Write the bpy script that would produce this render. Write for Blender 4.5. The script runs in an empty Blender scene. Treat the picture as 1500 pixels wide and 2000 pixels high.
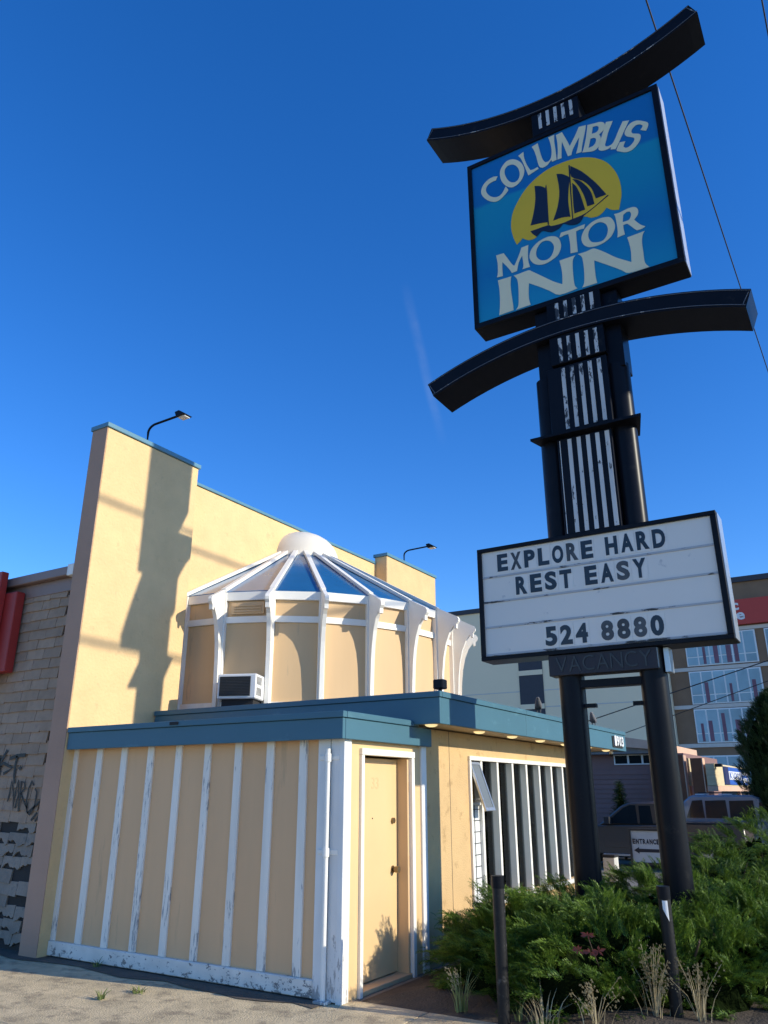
import bpy, bmesh, math, random
import numpy as np
from mathutils import Vector, Matrix
R = math.radians
random.seed(7); rng = np.random.default_rng(7)
sc = bpy.context.scene
col = sc.collection

# ------------------------------------------------------------------ camera, sky, sun, exposure
CAM_H = 1.68; PITCH = R(19.95); YAW = R(31.6); F = 1502.0
cam = bpy.data.cameras.new('camera'); camo = bpy.data.objects.new('camera', cam); col.objects.link(camo)
camo.location = (0, 0, CAM_H); camo.rotation_euler = (R(90) + PITCH, 0, YAW)
cam.sensor_fit = 'VERTICAL'; cam.sensor_height = 24.0; cam.lens = F / 2000 * 24.0
cam.clip_start = 0.05; cam.clip_end = 3000
sc.camera = camo

SUN = Vector((1.0, 0.176, 0.41)).normalized()
world = bpy.data.worlds.new('World'); sc.world = world; world.use_nodes = True
wn = world.node_tree; bg = wn.nodes['Background']
sky = wn.nodes.new('ShaderNodeTexSky'); sky.sky_type = 'NISHITA'; sky.sun_disc = False
sky.sun_elevation = math.asin(SUN.z); sky.sun_rotation = math.atan2(SUN.x, SUN.y)
sky.altitude = 300; sky.air_density = 1.0; sky.dust_density = 0.02; sky.ozone_density = 4.5
hs = wn.nodes.new('ShaderNodeHueSaturation'); hs.inputs['Hue'].default_value = 0.512; hs.inputs['Saturation'].default_value = 1.25; hs.inputs['Value'].default_value = 1.22
wn.links.new(sky.outputs[0], hs.inputs['Color']); wn.links.new(hs.outputs[0], bg.inputs[0])   # the contrail is mixed in below
bg.inputs[1].default_value = 0.15

sl = bpy.data.lights.new('sun', 'SUN'); sl.energy = 3.9; sl.angle = R(0.53); sl.color = (1.0, 0.93, 0.76)
slo = bpy.data.objects.new('sun', sl); col.objects.link(slo)
slo.rotation_euler = SUN.to_track_quat('Z', 'Y').to_euler()

vs = sc.view_settings
vs.view_transform = 'Standard'; vs.look = 'None'; vs.gamma = 1.0; vs.exposure = 0.42
try: vs.use_curve_mapping = False
except Exception: pass
sc.cycles.max_bounces = 6; sc.cycles.diffuse_bounces = 3; sc.cycles.glossy_bounces = 3
sc.cycles.transmission_bounces = 4; sc.cycles.transparent_max_bounces = 8
sc.cycles.use_denoising = True

# ------------------------------------------------------------------ pixel rays (distances come from the plane a thing lies on)
FW = np.array([-math.sin(YAW) * math.cos(PITCH), math.cos(YAW) * math.cos(PITCH), math.sin(PITCH)])
RT = np.array([math.cos(YAW), math.sin(YAW), 0.0]); UP = np.cross(RT, FW)
def on_y(px, py, y):
    d = FW + RT * (px - 750) / F - UP * (py - 1000) / F
    t = y / d[1]; return d[0] * t, CAM_H + d[2] * t

# a faint old contrail: a thin great-circle streak in the sky
def contrail():
    def dr(px, py):
        d = FW + RT * (px - 750) / F - UP * (py - 1000) / F; return Vector(d / np.linalg.norm(d))
    a = dr(788, 545); b = dr(868, 880); nrm = a.cross(b).normalized(); along = (b - a).normalized(); mid = (a + b).normalized(); half = a.angle(b) / 2
    n = wn.nodes; L = wn.links
    tc = n.new('ShaderNodeTexCoord')
    def dot(v):
        q = n.new('ShaderNodeVectorMath'); q.operation = 'DOT_PRODUCT'; L.new(tc.outputs['Generated'], q.inputs[0]); q.inputs[1].default_value = v; return q.outputs['Value']
    def rng_(src, a0, a1, b0, b1):
        q = n.new('ShaderNodeMapRange'); q.interpolation_type = 'SMOOTHSTEP'; L.new(src, q.inputs['Value'])
        for k, v in zip(('From Min', 'From Max', 'To Min', 'To Max'), (a0, a1, b0, b1)): q.inputs[k].default_value = v
        return q.outputs[0]
    def mth(op, x, y=None, v=None):
        q = n.new('ShaderNodeMath'); q.operation = op; L.new(x, q.inputs[0])
        if y is not None: L.new(y, q.inputs[1])
        elif v is not None: q.inputs[1].default_value = v
        return q.outputs[0]
    across = rng_(mth('ABSOLUTE', dot(nrm)), 0.001, 0.009, 1, 0)
    ends = rng_(mth('ABSOLUTE', dot(along)), half * 0.45, half, 1, 0)
    nz = n.new('ShaderNodeTexNoise'); nz.inputs['Scale'].default_value = 22; nz.inputs['Detail'].default_value = 5; L.new(tc.outputs['Generated'], nz.inputs['Vector'])
    f = mth('MULTIPLY', mth('MULTIPLY', across, ends), mth('MULTIPLY', rng_(nz.outputs['Fac'], 0.3, 0.75, 0.15, 1.0), rng_(dot(mid), 0.5, 0.6, 0, 1)))
    f = mth('MULTIPLY', f, None, 0.09)
    mx = n.new('ShaderNodeMix'); mx.data_type = 'RGBA'; mx.inputs['B'].default_value = (3.2, 3.6, 4.2, 1); L.new(f, mx.inputs['Factor']); L.new(hs.outputs[0], mx.inputs['A'])
    L.new(mx.outputs['Result'], bg.inputs[0])
contrail()

# ------------------------------------------------------------------ materials
def mat(name, c, rough=0.6, var=0.10, scale=3.0, bump=0.0, bscale=80.0, metal=0.0, spec=0.5, dirt=None, dirt_amt=0.5, dirt_scale=2.0,
        stretch=(1, 1, 1), coat=0.0, bdist=0.01, emis=0.0):
    m = bpy.data.materials.new(name); m.use_nodes = True
    n = m.node_tree.nodes; L = m.node_tree.links; b = n['Principled BSDF']
    b.inputs['Roughness'].default_value = rough; b.inputs['Metallic'].default_value = metal
    b.inputs['Specular IOR Level'].default_value = spec; b.inputs['Coat Weight'].default_value = coat
    geo = n.new('ShaderNodeNewGeometry')
    mp = n.new('ShaderNodeMapping'); mp.inputs['Scale'].default_value = stretch; L.new(geo.outputs['Position'], mp.inputs['Vector'])
    nz = n.new('ShaderNodeTexNoise'); nz.inputs['Scale'].default_value = scale; nz.inputs['Detail'].default_value = 6; nz.inputs['Roughness'].default_value = 0.6
    L.new(mp.outputs[0], nz.inputs['Vector'])
    oi = n.new('ShaderNodeObjectInfo')
    rm = n.new('ShaderNodeMapRange'); rm.inputs['From Min'].default_value = 0.25; rm.inputs['From Max'].default_value = 0.75
    rm.inputs['To Min'].default_value = 1 - var; rm.inputs['To Max'].default_value = 1 + var; L.new(nz.outputs['Fac'], rm.inputs['Value'])
    r2 = n.new('ShaderNodeMapRange'); r2.inputs['To Min'].default_value = 1 - var * 0.5; r2.inputs['To Max'].default_value = 1 + var * 0.5
    L.new(oi.outputs['Random'], r2.inputs['Value'])
    mu = n.new('ShaderNodeMath'); mu.operation = 'MULTIPLY'; L.new(rm.outputs[0], mu.inputs[0]); L.new(r2.outputs[0], mu.inputs[1])
    sc_ = n.new('ShaderNodeVectorMath'); sc_.operation = 'SCALE'; sc_.inputs[0].default_value = c[:3]; L.new(mu.outputs[0], sc_.inputs['Scale'])
    out = sc_.outputs[0]
    if dirt is not None:
        n2 = n.new('ShaderNodeTexNoise'); n2.inputs['Scale'].default_value = dirt_scale; n2.inputs['Detail'].default_value = 9; n2.inputs['Roughness'].default_value = 0.68
        L.new(mp.outputs[0], n2.inputs['Vector'])
        cr = n.new('ShaderNodeMapRange'); cr.inputs['From Min'].default_value = 0.60 - dirt_amt * 0.2; cr.inputs['From Max'].default_value = 0.68 - dirt_amt * 0.1
        L.new(n2.outputs['Fac'], cr.inputs['Value'])
        mx = n.new('ShaderNodeMix'); mx.data_type = 'RGBA'; mx.inputs['B'].default_value = (*dirt, 1)
        sm = n.new('ShaderNodeMath'); sm.operation = 'MULTIPLY'; sm.inputs[1].default_value = 0.85; L.new(cr.outputs[0], sm.inputs[0])
        L.new(sm.outputs[0], mx.inputs['Factor']); L.new(out, mx.inputs['A']); out = mx.outputs['Result']
    L.new(out, b.inputs['Base Color'])
    if bump > 0:
        n3 = n.new('ShaderNodeTexNoise'); n3.inputs['Scale'].default_value = bscale; n3.inputs['Detail'].default_value = 5; L.new(mp.outputs[0], n3.inputs['Vector'])
        bp = n.new('ShaderNodeBump'); bp.inputs['Strength'].default_value = bump; bp.inputs['Distance'].default_value = bdist
        L.new(n3.outputs['Fac'], bp.inputs['Height']); L.new(bp.outputs[0], b.inputs['Normal'])
    if emis > 0:
        b.inputs['Emission Color'].default_value = (*c[:3], 1); b.inputs['Emission Strength'].default_value = emis
    return m

def glass_mat(name, tint, refl=0.12):
    m = bpy.data.materials.new(name); m.use_nodes = True
    n = m.node_tree.nodes; L = m.node_tree.links; n.remove(n['Principled BSDF'])
    t = n.new('ShaderNodeBsdfTransparent'); t.inputs[0].default_value = (*tint, 1)
    g = n.new('ShaderNodeBsdfGlossy'); g.inputs['Roughness'].default_value = 0.02
    fr = n.new('ShaderNodeFresnel'); fr.inputs['IOR'].default_value = 1.33
    ad = n.new('ShaderNodeMath'); ad.operation = 'ADD'; ad.inputs[1].default_value = refl; ad.use_clamp = True; L.new(fr.outputs[0], ad.inputs[0])
    mx = n.new('ShaderNodeMixShader'); L.new(ad.outputs[0], mx.inputs[0]); L.new(t.outputs[0], mx.inputs[1]); L.new(g.outputs[0], mx.inputs[2])
    L.new(mx.outputs[0], n['Material Output'].inputs[0]); return m

def wear_mat(name, c, under, amount, low=None, scale=14.0, rough=0.5, stretch=(1, 1, 0.25)):
    """paint that has flaked off in patches; 'low' = height below which it flakes more"""
    m = bpy.data.materials.new(name); m.use_nodes = True
    n = m.node_tree.nodes; L = m.node_tree.links; b = n['Principled BSDF']; b.inputs['Roughness'].default_value = rough
    geo = n.new('ShaderNodeNewGeometry'); mp = n.new('ShaderNodeMapping'); mp.inputs['Scale'].default_value = stretch; L.new(geo.outputs['Position'], mp.inputs['Vector'])
    nz = n.new('ShaderNodeTexNoise'); nz.inputs['Scale'].default_value = scale; nz.inputs['Detail'].default_value = 8; nz.inputs['Roughness'].default_value = 0.7; L.new(mp.outputs[0], nz.inputs['Vector'])
    nb = n.new('ShaderNodeTexNoise'); nb.inputs['Scale'].default_value = 1.7; L.new(geo.outputs['Position'], nb.inputs['Vector'])
    ad = n.new('ShaderNodeMath'); ad.operation = 'MULTIPLY_ADD'; ad.inputs[1].default_value = 0.5; L.new(nb.outputs['Fac'], ad.inputs[0]); L.new(nz.outputs['Fac'], ad.inputs[2])
    val = ad.outputs[0]
    if low is not None:
        sx = n.new('ShaderNodeSeparateXYZ'); L.new(geo.outputs['Position'], sx.inputs[0])
        lr = n.new('ShaderNodeMapRange'); lr.inputs['From Min'].default_value = 0.0; lr.inputs['From Max'].default_value = low
        lr.inputs['To Min'].default_value = 0.13; lr.inputs['To Max'].default_value = 0.0; L.new(sx.outputs['Z'], lr.inputs['Value'])
        a2 = n.new('ShaderNodeMath'); L.new(val, a2.inputs[0]); L.new(lr.outputs[0], a2.inputs[1]); val = a2.outputs[0]
    cr = n.new('ShaderNodeMapRange'); cr.inputs['From Min'].default_value = 0.98 - amount; cr.inputs['From Max'].default_value = 1.02 - amount; L.new(val, cr.inputs['Value'])
    n2 = n.new('ShaderNodeTexNoise'); n2.inputs['Scale'].default_value = 5; n2.inputs['Detail'].default_value = 6; L.new(mp.outputs[0], n2.inputs['Vector'])
    rm = n.new('ShaderNodeMapRange'); rm.inputs['From Min'].default_value = 0.3; rm.inputs['From Max'].default_value = 0.7; rm.inputs['To Min'].default_value = 0.88; rm.inputs['To Max'].default_value = 1.06; L.new(n2.outputs['Fac'], rm.inputs['Value'])
    s = n.new('ShaderNodeVectorMath'); s.operation = 'SCALE'; s.inputs[0].default_value = c; L.new(rm.outputs[0], s.inputs['Scale'])
    mx = n.new('ShaderNodeMix'); mx.data_type = 'RGBA'; mx.inputs['B'].default_value = (*under, 1); L.new(s.outputs[0], mx.inputs['A']); L.new(cr.outputs[0], mx.inputs['Factor'])
    L.new(mx.outputs['Result'], b.inputs['Base Color'])
    bp = n.new('ShaderNodeBump'); bp.inputs['Strength'].default_value = 0.35; bp.inputs['Distance'].default_value = 0.004; bp.invert = True
    L.new(cr.outputs[0], bp.inputs['Height']); L.new(bp.outputs[0], b.inputs['Normal'])
    return m

def leaf_mat(name, c1, c2, rough=0.55, trans=0.25):
    m = bpy.data.materials.new(name); m.use_nodes = True
    n = m.node_tree.nodes; L = m.node_tree.links; b = n['Principled BSDF']; b.inputs['Roughness'].default_value = rough; b.inputs['Specular IOR Level'].default_value = 0.3
    geo = n.new('ShaderNodeNewGeometry')
    nz = n.new('ShaderNodeTexNoise'); nz.inputs['Scale'].default_value = 3.5; nz.inputs['Detail'].default_value = 5; L.new(geo.outputs['Position'], nz.inputs['Vector'])
    ad = n.new('ShaderNodeMath'); ad.operation = 'MULTIPLY_ADD'; ad.inputs[1].default_value = 0.45; ad.inputs[2].default_value = -0.22
    L.new(geo.outputs['Random Per Island'], ad.inputs[0])
    a2 = n.new('ShaderNodeMath'); a2.use_clamp = True; L.new(nz.outputs['Fac'], a2.inputs[0]); L.new(ad.outputs[0], a2.inputs[1])
    mr = n.new('ShaderNodeMapRange'); mr.inputs['From Min'].default_value = 0.25; mr.inputs['From Max'].default_value = 0.75; L.new(a2.outputs[0], mr.inputs['Value'])
    mx = n.new('ShaderNodeMix'); mx.data_type = 'RGBA'; mx.inputs['A'].default_value = (*c1, 1); mx.inputs['B'].default_value = (*c2, 1); L.new(mr.outputs[0], mx.inputs['Factor'])
    L.new(mx.outputs['Result'], b.inputs['Base Color'])
    tr = n.new('ShaderNodeBsdfTranslucent'); L.new(mx.outputs['Result'], tr.inputs['Color'])
    ms = n.new('ShaderNodeMixShader'); ms.inputs[0].default_value = trans; L.new(b.outputs[0], ms.inputs[1]); L.new(tr.outputs[0], ms.inputs[2])
    L.new(ms.outputs[0], n['Material Output'].inputs[0]); return m

CREAM = (0.70, 0.475, 0.235)
M = {}
M['stucco'] = mat('cream_stucco', CREAM, 0.85, 0.09, 2.4, bump=0.7, bscale=26, dirt=(0.60, 0.41, 0.21), dirt_amt=0.02, dirt_scale=5.0, bdist=0.012)
M['stucco_tan'] = mat('tan_stucco', (0.60, 0.40, 0.19), 0.85, 0.10, 2.2, bump=0.45, bscale=60, dirt=(0.42, 0.27, 0.12), dirt_amt=0.18, dirt_scale=5, bdist=0.012)
M['panel'] = mat('cream_painted_plywood', (0.64, 0.43, 0.23), 0.7, 0.05, 3.0, bump=0.12, bscale=30, stretch=(1, 1, 0.12), bdist=0.004, dirt=(0.42, 0.31, 0.2), dirt_amt=-0.05, dirt_scale=6)
M['tan_panel'] = mat('tan_painted_plywood', (0.74, 0.455, 0.240), 0.75, 0.06, 3.0, bump=0.12, bscale=30, stretch=(1, 1, 0.12), bdist=0.004, dirt=(0.58, 0.37, 0.20), dirt_amt=-0.02, dirt_scale=6)
M['door'] = mat('cream_door_paint', (0.72, 0.495, 0.25), 0.45, 0.04, 2.0, bump=0.05, bscale=20)
M['white'] = wear_mat('white_trim_paint', (0.80, 0.78, 0.74), (0.40, 0.38, 0.36), 0.05, low=0.5, scale=22)
M['white_clean'] = mat('white_paint', (0.84, 0.80, 0.72), 0.5, 0.05, 4.0, bump=0.06, bscale=40)
M['base'] = wear_mat('scuffed_base_board', (0.82, 0.76, 0.67), (0.22, 0.21, 0.20), 0.07, low=0.35, scale=17, stretch=(1, 1, 1.4))
M['white_worn'] = wear_mat('peeling_white_paint', (0.85, 0.79, 0.69), (0.33, 0.325, 0.32), 0.095, low=0.9, scale=26, stretch=(1.6, 1, 0.16))
M['blue'] = mat('teal_fascia_paint', (0.046, 0.138, 0.190), 0.6, 0.07, 3.0, bump=0.08, bscale=35, stretch=(.4, .4, 1), dirt=(0.07, 0.18, 0.235), dirt_amt=0.0, dirt_scale=5)
M['cap'] = mat('blue_metal_coping', (0.09, 0.22, 0.30), 0.4, 0.06, 2.0)
M['soffit'] = mat('tan_soffit_paint', (0.55, 0.42, 0.25), 0.7, 0.05)
M['roofgrey'] = mat('grey_roof_felt', (0.20, 0.20, 0.20), 0.9, 0.2, 4, bump=0.3)
M['roofblue'] = mat('glossy_blue_roof_panel', (0.018, 0.115, 0.26), 0.14, 0.12, 2.5, spec=0.38)
M['dome'] = mat('pale_dome_paint', (0.72, 0.66, 0.56), 0.55, 0.04)
M['black'] = mat('black_sign_paint', (0.007, 0.008, 0.012), 0.34, 0.2, 3.0, bump=0.05, bscale=12, spec=0.12, dirt=(0.018, 0.018, 0.02), dirt_amt=0.0, dirt_scale=7)
M['black_edge'] = wear_mat('chipped_black_edge', (0.10, 0.11, 0.13), (0.55, 0.57, 0.58), 0.12, scale=16, stretch=(1, 1, 1))
M['bollard'] = mat('scuffed_black_bollard', (0.010, 0.010, 0.011), 0.5, 0.25, 5, bump=0.2, bscale=40, spec=0.25, dirt=(0.09, 0.085, 0.08), dirt_amt=0.05, dirt_scale=12)
M['alu'] = mat('bare_metal_side', (0.55, 0.57, 0.58), 0.35, 0.12, 3, metal=0.8, dirt=(0.25, 0.24, 0.22), dirt_amt=0.2, dirt_scale=6)
M['stripe'] = wear_mat('flaking_white_stripe', (0.56, 0.56, 0.54), (0.03, 0.03, 0.032), 0.08, scale=16, stretch=(1, 1, 0.35))
M['stripe_worn'] = wear_mat('badly_flaking_white_stripe', (0.52, 0.52, 0.50), (0.03, 0.03, 0.032), 0.185, scale=16, stretch=(1, 1, 0.4))
M['sign_yellow'] = mat('yellow_sign_film', (0.72, 0.46, 0.015), 0.4, 0.05, 1.5)
M['sign_letter'] = mat('cream_sign_film', (0.76, 0.69, 0.46), 0.4, 0.05, 1.5)
M['sign_navy'] = mat('navy_sign_film', (0.008, 0.012, 0.03), 0.4, 0.05)
M['reader'] = mat('white_reader_panel', (0.70, 0.67, 0.61), 0.45, 0.03, 1.2, dirt=(0.45, 0.45, 0.45), dirt_amt=-0.1, dirt_scale=5)
M['track'] = wear_mat('grimy_track', (0.42, 0.43, 0.44), (0.03, 0.03, 0.03), 0.22, scale=9, stretch=(0.5, 1, 2))
M['letter_black'] = mat('black_letter', (0.012, 0.022, 0.035), 0.35, 0.1)
M['letter_faded'] = mat('faded_letter', (0.05, 0.055, 0.06), 0.45, 0.5, 6)
M['letter_clear'] = mat('letter_plate', (0.74, 0.70, 0.63), 0.3, 0.02)
M['neon'] = mat('dead_neon_tube', (0.026, 0.026, 0.029), 0.3, 0.1)
M['vac'] = mat('sooty_vacancy_panel', (0.016, 0.016, 0.024), 0.6, 0.15, 5)
M['dark'] = mat('dark_cavity', (0.015, 0.015, 0.017), 0.8, 0.1)
M['room'] = mat('room_wall', (0.24, 0.21, 0.17), 0.8, 0.1)
M['roomfloor'] = mat('room_carpet', (0.16, 0.13, 0.10), 0.9, 0.15)
M['wood'] = mat('light_wood', (0.40, 0.24, 0.11), 0.5, 0.15, 6, stretch=(1, 1, .2))
M['paper'] = mat('paper', (0.62, 0.66, 0.68), 0.7, 0.05)
M['cyan'] = mat('leaflet', (0.25, 0.48, 0.52), 0.6, 0.1)
M['glass'] = glass_mat('window_glass', (0.72, 0.75, 0.74), 0.0)
M['carglass'] = mat('tinted_car_glass', (0.012, 0.018, 0.022), 0.08, 0.1, spec=0.35)
M['lampglow'] = mat('warm_soffit_lamp', (1.0, 0.80, 0.40), 0.5, 0.0, emis=0.65)
M['brass'] = mat('aged_brass', (0.22, 0.16, 0.09), 0.35, 0.1, metal=0.8)
M['ac_white'] = mat('ac_white_metal', (0.72, 0.72, 0.71), 0.45, 0.04)
M['ac_dark'] = mat('ac_coil', (0.035, 0.035, 0.035), 0.6, 0.1)
M['concrete'] = mat('sidewalk_concrete', (0.58, 0.455, 0.275), 0.92, 0.26, 3.0, bump=0.8, bscale=70, dirt=(0.31, 0.24, 0.155), dirt_amt=0.50, dirt_scale=4.5, bdist=0.014)
M['wetdirt'] = mat('dark_damp_dirt', (0.10, 0.08, 0.06), 0.9, 0.3, 5, bump=0.8, bscale=60)
M['soil'] = mat('brown_soil', (0.085, 0.062, 0.042), 0.95, 0.3, 4, bump=0.9, bscale=45, bdist=0.02)
M['asphalt'] = mat('asphalt', (0.20, 0.17, 0.13), 0.9, 0.15, 3, bump=0.4, bscale=120)
M['shingle'] = mat('weathered_grey_shingle', (0.36, 0.25, 0.17), 0.9, 0.22, 5, bump=0.5, bscale=110, dirt=(0.26, 0.18, 0.14), dirt_amt=0.15, dirt_scale=5)
M['shingle_low'] = mat('bleached_grey_shingle', (0.27, 0.225, 0.18), 0.9, 0.25, 5, bump=0.6, bscale=90, dirt=(0.15, 0.14, 0.125), dirt_amt=0.2, dirt_scale=5)
M['felt'] = mat('black_tar_paper', (0.03, 0.029, 0.028), 0.9, 0.25, 4, bump=0.4)
M['gutter'] = mat('brown_gutter', (0.24, 0.16, 0.13), 0.5, 0.1)
M['red'] = mat('red_panel', (0.34, 0.025, 0.02), 0.5, 0.1)
M['spray'] = mat('black_spray_paint', (0.012, 0.012, 0.012), 0.6, 0.1)
M['cable'] = mat('black_cable', (0.02, 0.02, 0.02), 0.6, 0.1)
M['hgrey'] = mat('grey_facade_panel', (0.85, 0.70, 0.47), 0.8, 0.03, 0.3)
M['hbrown'] = mat('brown_brick_facade', (0.24, 0.15, 0.09), 0.9, 0.12, 0.9, bump=0.2, bscale=6)
M['hdark'] = mat('charcoal_facade', (0.035, 0.038, 0.05), 0.6, 0.1)
M['hband'] = mat('pale_floor_band', (0.62, 0.57, 0.50), 0.8, 0.05)
M['hglass'] = mat('blue_tinted_glazing', (0.26, 0.40, 0.45), 0.25, 0.3, 0.25, spec=0.5)
M['hcurtain'] = mat('maroon_curtain', (0.20, 0.10, 0.13), 0.8, 0.15)
M['hframe'] = mat('pale_window_frame', (0.78, 0.80, 0.78), 0.5, 0.03)
M['hred'] = mat('red_wall_sign', (0.50, 0.045, 0.03), 0.5, 0.04)
M['signwhite'] = mat('white_sign_letter', (0.75, 0.75, 0.74), 0.5, 0.02)
M['siding'] = mat('purple_grey_siding', (0.22, 0.125, 0.115), 0.7, 0.1, 1)
M['peach'] = mat('peach_fascia', (0.62, 0.40, 0.28), 0.7, 0.08)
M['brick'] = mat('red_brown_brick', (0.20, 0.075, 0.035), 0.9, 0.2, 3)
M['creamboard'] = mat('cream_board', (0.60, 0.49, 0.30), 0.8, 0.12, 2, stretch=(1, 1, 6))
M['signblue'] = mat('royal_blue_sign', (0.02, 0.10, 0.42), 0.5, 0.1)
M['signnavy'] = mat('navy_sign', (0.012, 0.02, 0.10), 0.5, 0.1)
M['truckpaint'] = mat('taupe_car_paint', (0.085, 0.06, 0.045), 0.28, 0.05, coat=0.4)
M['suvpaint'] = mat('silver_blue_car_paint', (0.20, 0.21, 0.24), 0.25, 0.05, coat=0.6)
M['chrome'] = mat('silver_trim', (0.6, 0.6, 0.6), 0.25, 0.05, metal=0.8)
M['tyre'] = mat('tyre_rubber', (0.02, 0.02, 0.02), 0.85, 0.1)
M['entry'] = mat('weathered_white_board', (0.58, 0.56, 0.50), 0.7, 0.08, 3, dirt=(0.40, 0.38, 0.33), dirt_amt=0.1)
M['darkwood'] = mat('dark_brown_frame', (0.06, 0.045, 0.03), 0.7, 0.15)
M['juniper'] = leaf_mat('juniper_foliage', (0.022, 0.066, 0.012), (0.17, 0.265, 0.028))
M['juniper_shade'] = mat('shaded_inner_twigs', (0.010, 0.016, 0.005), 1.0, 0.4, 9, bump=1.0, bscale=25, bdist=0.05, spec=0.0)  # near black: the shade inside the shrubs is part of this colour
M['cypress'] = leaf_mat('cypress_foliage', (0.014, 0.032, 0.010), (0.045, 0.075, 0.016))
M['lime'] = leaf_mat('lime_foliage', (0.14, 0.20, 0.02), (0.30, 0.32, 0.05))
M['weed'] = leaf_mat('weed_leaf', (0.12, 0.17, 0.05), (0.30, 0.32, 0.12))
M['dry'] = leaf_mat('dry_grass', (0.34, 0.27, 0.15), (0.55, 0.47, 0.30))
M['redleaf'] = leaf_mat('red_leaf', (0.16, 0.035, 0.03), (0.30, 0.09, 0.07))
M['twig'] = mat('brown_twig', (0.09, 0.06, 0.04), 0.9, 0.2)
M['pigeon'] = mat('pigeon_feathers', (0.11, 0.11, 0.12), 0.7, 0.35, 25)

# blue sign face: horizontal bands of film, lighter and darker
def sign_blue():
    m = bpy.data.materials.new('blue_sign_film'); m.use_nodes = True
    n = m.node_tree.nodes; L = m.node_tree.links; b = n['Principled BSDF']; b.inputs['Roughness'].default_value = 0.35
    geo = n.new('ShaderNodeNewGeometry'); sx = n.new('ShaderNodeSeparateXYZ'); L.new(geo.outputs['Position'], sx.inputs[0])
    nz = n.new('ShaderNodeTexNoise'); nz.inputs['Scale'].default_value = 1.1; L.new(geo.outputs['Position'], nz.inputs['Vector'])
    ad = n.new('ShaderNodeMath'); ad.operation = 'MULTIPLY_ADD'; ad.inputs[1].default_value = 0.35; L.new(nz.outputs['Fac'], ad.inputs[0]); L.new(sx.outputs['Z'], ad.inputs[2])
    mr = n.new('ShaderNodeMapRange'); mr.inputs['From Min'].default_value = 7.5; mr.inputs['From Max'].default_value = 10.2; L.new(ad.outputs[0], mr.inputs['Value'])
    cr = n.new('ShaderNodeValToRGB'); L.new(mr.outputs[0], cr.inputs[0]); e = cr.color_ramp
    e.elements[0].position = 0.0; e.elements[0].color = (0.008, 0.27, 0.44, 1)
    e.elements[1].position = 1.0; e.elements[1].color = (0.006, 0.155, 0.42, 1)
    for p, c in ((0.30, (0.005, 0.175, 0.40)), (0.52, (0.006, 0.235, 0.40)), (0.715, (0.008, 0.26, 0.40)), (0.735, (0.006, 0.145, 0.38))):
        x = e.elements.new(p); x.color = (*c, 1)
    L.new(cr.outputs[0], b.inputs['Base Color']); return m
M['sign_blue'] = sign_blue()

# ------------------------------------------------------------------ mesh helpers
def tag(o, label=None, cat=None, group=None, kind=None):
    if label: o['label'] = label
    if cat: o['category'] = cat
    if group: o['group'] = group
    if kind: o['kind'] = kind
    return o
def thing(name, loc, label, cat, group=None):
    o = bpy.data.objects.new(name, None); o.location = loc; o.empty_display_size = 0.2; col.objects.link(o)
    return tag(o, label, cat, group)
WORLDLOC = {}
def adopt(o, parent):
    o.parent = parent
    p = parent; t = Vector((0, 0, 0)); chain = []
    while p is not None:
        chain.append(p); p = p.parent
    m = Matrix.Identity(4)
    for q in reversed(chain): m = m @ q.matrix_parent_inverse @ q.matrix_basis
    o.matrix_parent_inverse = m.inverted()
def link(name, me, mt, parent=None, loc=None):
    if mt is not None and not me.materials: me.materials.append(mt)
    o = bpy.data.objects.new(name, me); col.objects.link(o)
    if loc is not None: o.location = loc
    if parent is not None: adopt(o, parent)
    return o
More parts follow.
